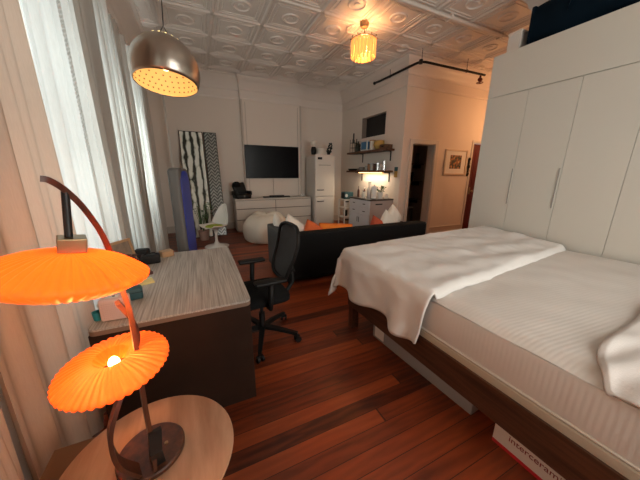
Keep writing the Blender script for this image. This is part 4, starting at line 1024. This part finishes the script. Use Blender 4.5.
mb.done('body', NAVY, o, smooth=True)
MB().box(-.22, .22, .795, .81, .03, .40, .02).done('end_panel', NAVY, o, smooth='auto')
MB().box(-.22, .22, -.81, -.795, .03, .40, .02).done('end_panel', NAVY, o, smooth='auto')
MB().tube([(-.255, .45, .2), (-.27, .40, .35), (-.12, .2, .455), (-.12, -.2, .455), (-.27, -.40, .35), (-.255, -.45, .2)], .012, 6).done('strap', NAVY, o, smooth=True)
MB().sph((-.10, .84, .33), .045, (1, .8, .6)).box(-.15, -.05, .80, .86, .24, .30, .01).done('end_grip', NAVY, o, smooth='auto')

# ------------------------------------------------------------------ bed
o = thing('bed', 'dark walnut platform bed with white mattress filling the right side', 'bed', (1.245, 2.0, 0), R_(1.9))
BW, BL = 2.05, 2.17
MB().box(0, .035, -BW, 0, .235, .425, .003).done('foot_rail', WALNUT, o)
MB().box(.035, BL, -.035, 0, .235, .425, .003).done('side_rail', WALNUT, o)
MB().box(.035, BL, -BW, -BW+.035, .235, .425, .003).done('side_rail', WALNUT, o)
for x, y in ((.005, -.085), (.005, -BW+.01), (BL-.1, -.085), (BL-.1, -BW+.01)): MB().box(x, x+.07, y, y+.07, 0, .42, .003).done('leg', WALNUT, o)
MB().box(.012, BL, -BW+.015, -.012, .38, .468, .012).done('platform', BEIGE, o, smooth='auto')
def sheet_mat():
    m = bpy.data.materials.new('ribbed_mattress_cover'); m.use_nodes = True; nt = m.node_tree; N = nt.nodes; L = nt.links; b = N['Principled BSDF']
    b.inputs['Base Color'].default_value = (.66, .61, .57, 1); b.inputs['Roughness'].default_value = .8
    tc = N.new('ShaderNodeTexCoord'); mp = N.new('ShaderNodeMapping'); mp.inputs['Rotation'].default_value = (0, 0, R_(8)); L.new(tc.outputs['Object'], mp.inputs[0])
    w = N.new('ShaderNodeTexWave'); w.bands_direction = 'Y'; w.inputs['Scale'].default_value = 14; w.inputs['Distortion'].default_value = .6; L.new(mp.outputs[0], w.inputs['Vector'])
    n = N.new('ShaderNodeTexNoise'); n.inputs['Scale'].default_value = 7; L.new(mp.outputs[0], n.inputs[0])
    ad = N.new('ShaderNodeMath'); ad.operation = 'ADD'; L.new(w.outputs['Fac'], ad.inputs[0]); L.new(n.outputs[0], ad.inputs[1])
    bp = N.new('ShaderNodeBump'); bp.inputs['Strength'].default_value = .15; bp.inputs['Distance'].default_value = .003; L.new(ad.outputs[0], bp.inputs['Height']); L.new(bp.outputs[0], b.inputs['Normal']); return m
mb = MB()
nx, ny = 70, 70
def matt(u, v):
    # wraps: u across x with side drop near foot, v across y
    x = .035+(BL-.045)*u; y = -BW+.03+(BW-.06)*v
    z = .735+.006*noise.noise(Vector((x*5, y*5, 0)))+.010*noise.noise(Vector((x*2, y*2.5, 3)))
    e = min(x-.035, .12); z -= .035*(1-e/.12)**2.2
    e2 = min(y+BW-.03, .1); z -= .03*(1-e2/.1)**2; e3 = min(-.03-y, .1); z -= .03*(1-e3/.1)**2
    return Vector((x, y, z))
SHM = sheet_mat()
mb.grid(nx, ny, matt)
mb.done('mattress_cover', SHM, o, smooth=True)
MB().box(.03, BL-.005, -BW+.025, -.025, .469, .698, .02, 2).done('mattress', SHM, o, smooth='auto')
MB().tube([(.03, -BW+.03, .475), (.028, -BW/2, .475), (.03, -.03, .475)], .006, 6).done('piping', WHITE, o)
# folded duvet laid over the far half
dv = thing('duvet', 'rumpled white duvet folded over the far half of the bed', 'duvet', (1.245, 2.0, 0), R_(1.9))
mb = MB(); NU, NV = 110, 84
def duv(u, v):
    # u: 0 at foot hem .. 1 wardrobe ; v: 0 fold edge (near) .. 1 far hem
    hemlen = .40+.03*math.sin(v*14)+.10*max(0, v-.55)
    far = .34
    y_fold = -1.0+.19*u
    y_far = .06
    S1 = hemlen+2.16; s = u*S1-hemlen          # arc coord along x; <0 = hanging
    ylen = (y_far-y_fold)+far; t = v*ylen       # arc coord along y
    ztop = .778+.04*math.sin(PI*min(1, max(0, s/2.1))*.5)*v+.03*v
    n1 = noise.noise(Vector((s*3.2, t*2.6, 1.7))); n2 = noise.noise(Vector((s*8, t*7, 4.2)))
    yy = y_fold+t; dropy = 0
    if yy > y_far: dropy = yy-y_far; yy = y_far+.03*min(1, dropy*8)+.02*math.sin(s*9+1)*min(1, dropy*3)
    if s < 0:
        d = -s; lift = min(1, d/.10)
        x = -.018-.03*lift-.04*(d)*1.0; x += .035*math.sin(t*16+1.5*math.sin(t*5))*min(1, d*2.2)+.012*n2
        z = ztop-.012-d*.97
        if d < .1: x = -.0-.048*(d/.1)**.6+.0; z = ztop-.1*(d/.1)**2*.6-.012*0-.03*(d/.1)
        z -= .0
        if d >= .1: z = ztop-.09-(d-.1)*.97
        yy += .22*d*max(0, 1-v*2.2)
        if dropy > 0:
            # corner: swings outward as a cone fold
            x -= .04*min(1, dropy/.3)*min(1, d/.3); yy += .05*min(1, dropy*4)*min(1, d*3)
            z = min(z, ztop-dropy*.8) - .18*min(d, dropy)
            z = max(z, .30+.1*n1)
        z = max(z, .24)
        return Vector((x, yy, z))
    x = s
    z = ztop+.014*n1+.007*n2-.010*abs(noise.noise(Vector((s*6+3, t*3.5, 9))))*1.5+.010*math.sin(t*22+s*5)*max(0, .35+n1)
    z -= .0+.03*math.exp(-s/.05)*0
    if t < .05: z -= .045*(1-t/.05)**2
    if dropy > 0:
        z = ztop-.02-dropy*.95; 
        if dropy < .06: z = ztop-dropy*.5
    return Vector((x, yy, z))
mb.grid(NU, NV, duv)
mb.done('cover', DUVET, dv, smooth=True, solid=.014, offset=0)
# near rumpled sheet at bottom right
ts = thing('bed_sheet', 'wrinkled white sheet pulled over the near end of the bed', 'sheet', (1.245, 2.0, 0), R_(1.9))
mb = MB()
def sh(u, v):
    x = .012+2.15*u; yb_ = -1.60-.14*math.exp(-u*9)+.015*math.sin(u*14); y = -BW-.02+(yb_+BW+.02)*v
    e = (1-v)
    z = .012+matt(min(1, max(0, (x-.035)/(BL-.045))), (y+BW-.03)/(BW-.06)).z+.012*math.exp(-((v-1)/.10)**2)+.010*math.sin(40*(y)+10*x+4*noise.noise(Vector((x*3, y*3, 0))))*math.exp(-((1-v)/.5)**2)*max(0, 1-x*.8)+.003*noise.noise(Vector((x*6, y*6, 2)))
    if v > .97: z -= .010
    return Vector((x, y, z))
mb.grid(90, 50, sh); mb.done('cover', SHEET, ts, smooth=True, solid=.008, offset=0)

# under-bed boxes
o = thing('storage_bin', 'long clear plastic storage bin sliding under the bed', 'storage bin', (1.405, 1.26, 0), R_(4))
MB().box(0, .42, -.48, .48, .0, .15, .012).done('bin_body', BIN, o, smooth='auto'); MB().box(-.012, .43, -.492, .492, .151, .17, .006).done('lid', BIN, o, smooth='auto')
MB().box(.02, .40, -.45, .45, .012, .12, .02).done('contents', mat('folded_linen', (.30, .29, .28), .9, var=.4, vscale=9), o)
MB().box(-.008, -.0, .33, .44, .03, .13).done('paper_tag', PAPER, o)
o = thing('tile_box', 'white carton with red base stripe and maroon lettering under the bed', 'box', (1.41, .63, 0), R_(1.9))
MB().box(0, .40, -.62, 0, .0, .20, .002).done('carton', CARD, o); MB().box(-.0015, .0, -.62, 0, .0, .022).done('red_stripe', RED, o)
cu = bpy.data.curves.new('lettering', 'FONT'); cu.body = 'interceramic'; cu.size = .050; cu.extrude = .0006; cu.space_character = 1.0
fo = bpy.data.objects.new('lettering', cu); C.objects.link(fo)
bpy.context.view_layer.update()
dg = bpy.context.evaluated_depsgraph_get(); me = bpy.data.meshes.new_from_object(fo.evaluated_get(dg)); bpy.data.objects.remove(fo)
lt = bpy.data.objects.new('lettering', me); C.objects.link(lt); me.materials.clear(); me.materials.append(INK); lt.parent = o
lt.rotation_euler = Euler((PI/2, 0, -PI/2)); lt.location = (-.0015, -.075, .080)

GR = {'throw_pillow': 'cushions on the charcoal sofa', 'canister': 'canisters in the kitchen corner', 'wall_shelf': 'wooden shelves on the kitchen wall', 'pantry_shelf': 'shelves in the pantry', 'pantry_jar': 'jars on the pantry shelves', 'drinking_glass': 'glasses on the lower kitchen shelf', 'jar': 'jars on the lower kitchen shelf', 'metal_cup': 'metal cups on the lower kitchen shelf', 'bottle': 'bottles in the kitchen', 'leaning_mirror': 'leaning mirror panels', 'ceiling_conduit': 'conduits under the tin ceiling', 'trailing_plant': 'dark plants in the kitchen'}
for ob in list(C.objects):
    b_ = ob.name.split('.')[0]
    if ob.parent is None and b_ in GR and 'label' in ob.keys(): ob['group'] = GR[b_]
# ------------------------------------------------------------------ lights
def light(name, typ, loc, energy, col, size=.1, rot=None, **kw):
    l = bpy.data.lights.new(name, typ); l.energy = energy; l.color = col
    if typ == 'AREA': l.shape = 'RECTANGLE'; l.size = size[0]; l.size_y = size[1]
    elif typ in ('POINT', 'SPOT'): l.shadow_soft_size = size
    for k, v in kw.items(): setattr(l, k, v)
    ob = bpy.data.objects.new(name, l); C.objects.link(ob); ob.location = loc
    if rot: ob.rotation_euler = rot
    return ob
for i, (a, b) in enumerate(wins):
    light('daylight_and_fill', 'AREA', (XL-.45, (a+b)/2, (WZ0+WZ1)/2), (110, 25, 30, 85)[i], (.94, .98, .97), (b-a, WZ1-WZ0), (0, R_(-90), 0))
for a, b in fill_wins: light('daylight_and_fill', 'AREA', ((a+b)/2, YB-.4, 1.9), 66, (1.0, .93, .86), (b-a, 2.3), (R_(90), 0, 0))  # fill lamps outside the added windows behind the camera
light('lamp_glow', 'POINT', Vector((bx, by, tz))+loc_+Vector((0, 0, .03)), 3, (1, .40, .12), .02)
light('lamp_glow', 'POINT', Vector((bx, by, tz))+upc+Vector((0, 0, -.055)), 11, (1, .40, .12), .02)
light('pendant_glow', 'POINT', (-.083, 1.59, 1.96), .7, (1, .68, .36), .03)
light('chandelier_glow', 'POINT', (cx, cy, 3.44), 16, (1, .50, .20), .06)
light('hall_lamp_glow', 'POINT', (6.75, 3.6, 2.6), 30, (1, .50, .22), .1)
light('shelf_strip_glow', 'AREA', (XK-.17, 5.55, 1.50), 7, (1, .78, .55), (.12, 1.0), (0, 0, 0))
w = bpy.data.worlds.new('sky'); sc.world = w; w.use_nodes = True
bg = w.node_tree.nodes['Background']; bg.inputs[0].default_value = (.80, .92, 1.0, 1); bg.inputs[1].default_value = 1.6

# ------------------------------------------------------------------ camera
cam = bpy.data.cameras.new('camera'); co = bpy.data.objects.new('camera', cam); C.objects.link(co); sc.camera = co
yaw, pit, rol, F = R_(25.05), R_(14.58), R_(.367), 258.13
f = Vector((math.sin(yaw)*math.cos(pit), math.cos(yaw)*math.cos(pit), -math.sin(pit)))
r = Vector((math.cos(yaw), -math.sin(yaw), 0)); u = r.cross(f)
r2 = r*math.cos(rol)+u*math.sin(rol); u2 = -r*math.sin(rol)+u*math.cos(rol)
Mc = Matrix((r2, u2, -f)).transposed().to_4x4(); Mc.translation = (0, 0, 1.5); co.matrix_world = Mc
cam.sensor_fit = 'HORIZONTAL'; cam.sensor_width = 36; cam.lens = 36*F/640; cam.clip_start = .02
sc.view_settings.view_transform = 'Standard'; sc.view_settings.look = 'None'; sc.view_settings.gamma = 1
sc.view_settings.exposure = 0.2
sc.cycles.max_bounces = 10; sc.cycles.transparent_max_bounces = 12; sc.cycles.sample_clamp_indirect = 6; sc.cycles.caustics_reflective = False; sc.cycles.caustics_refractive = False
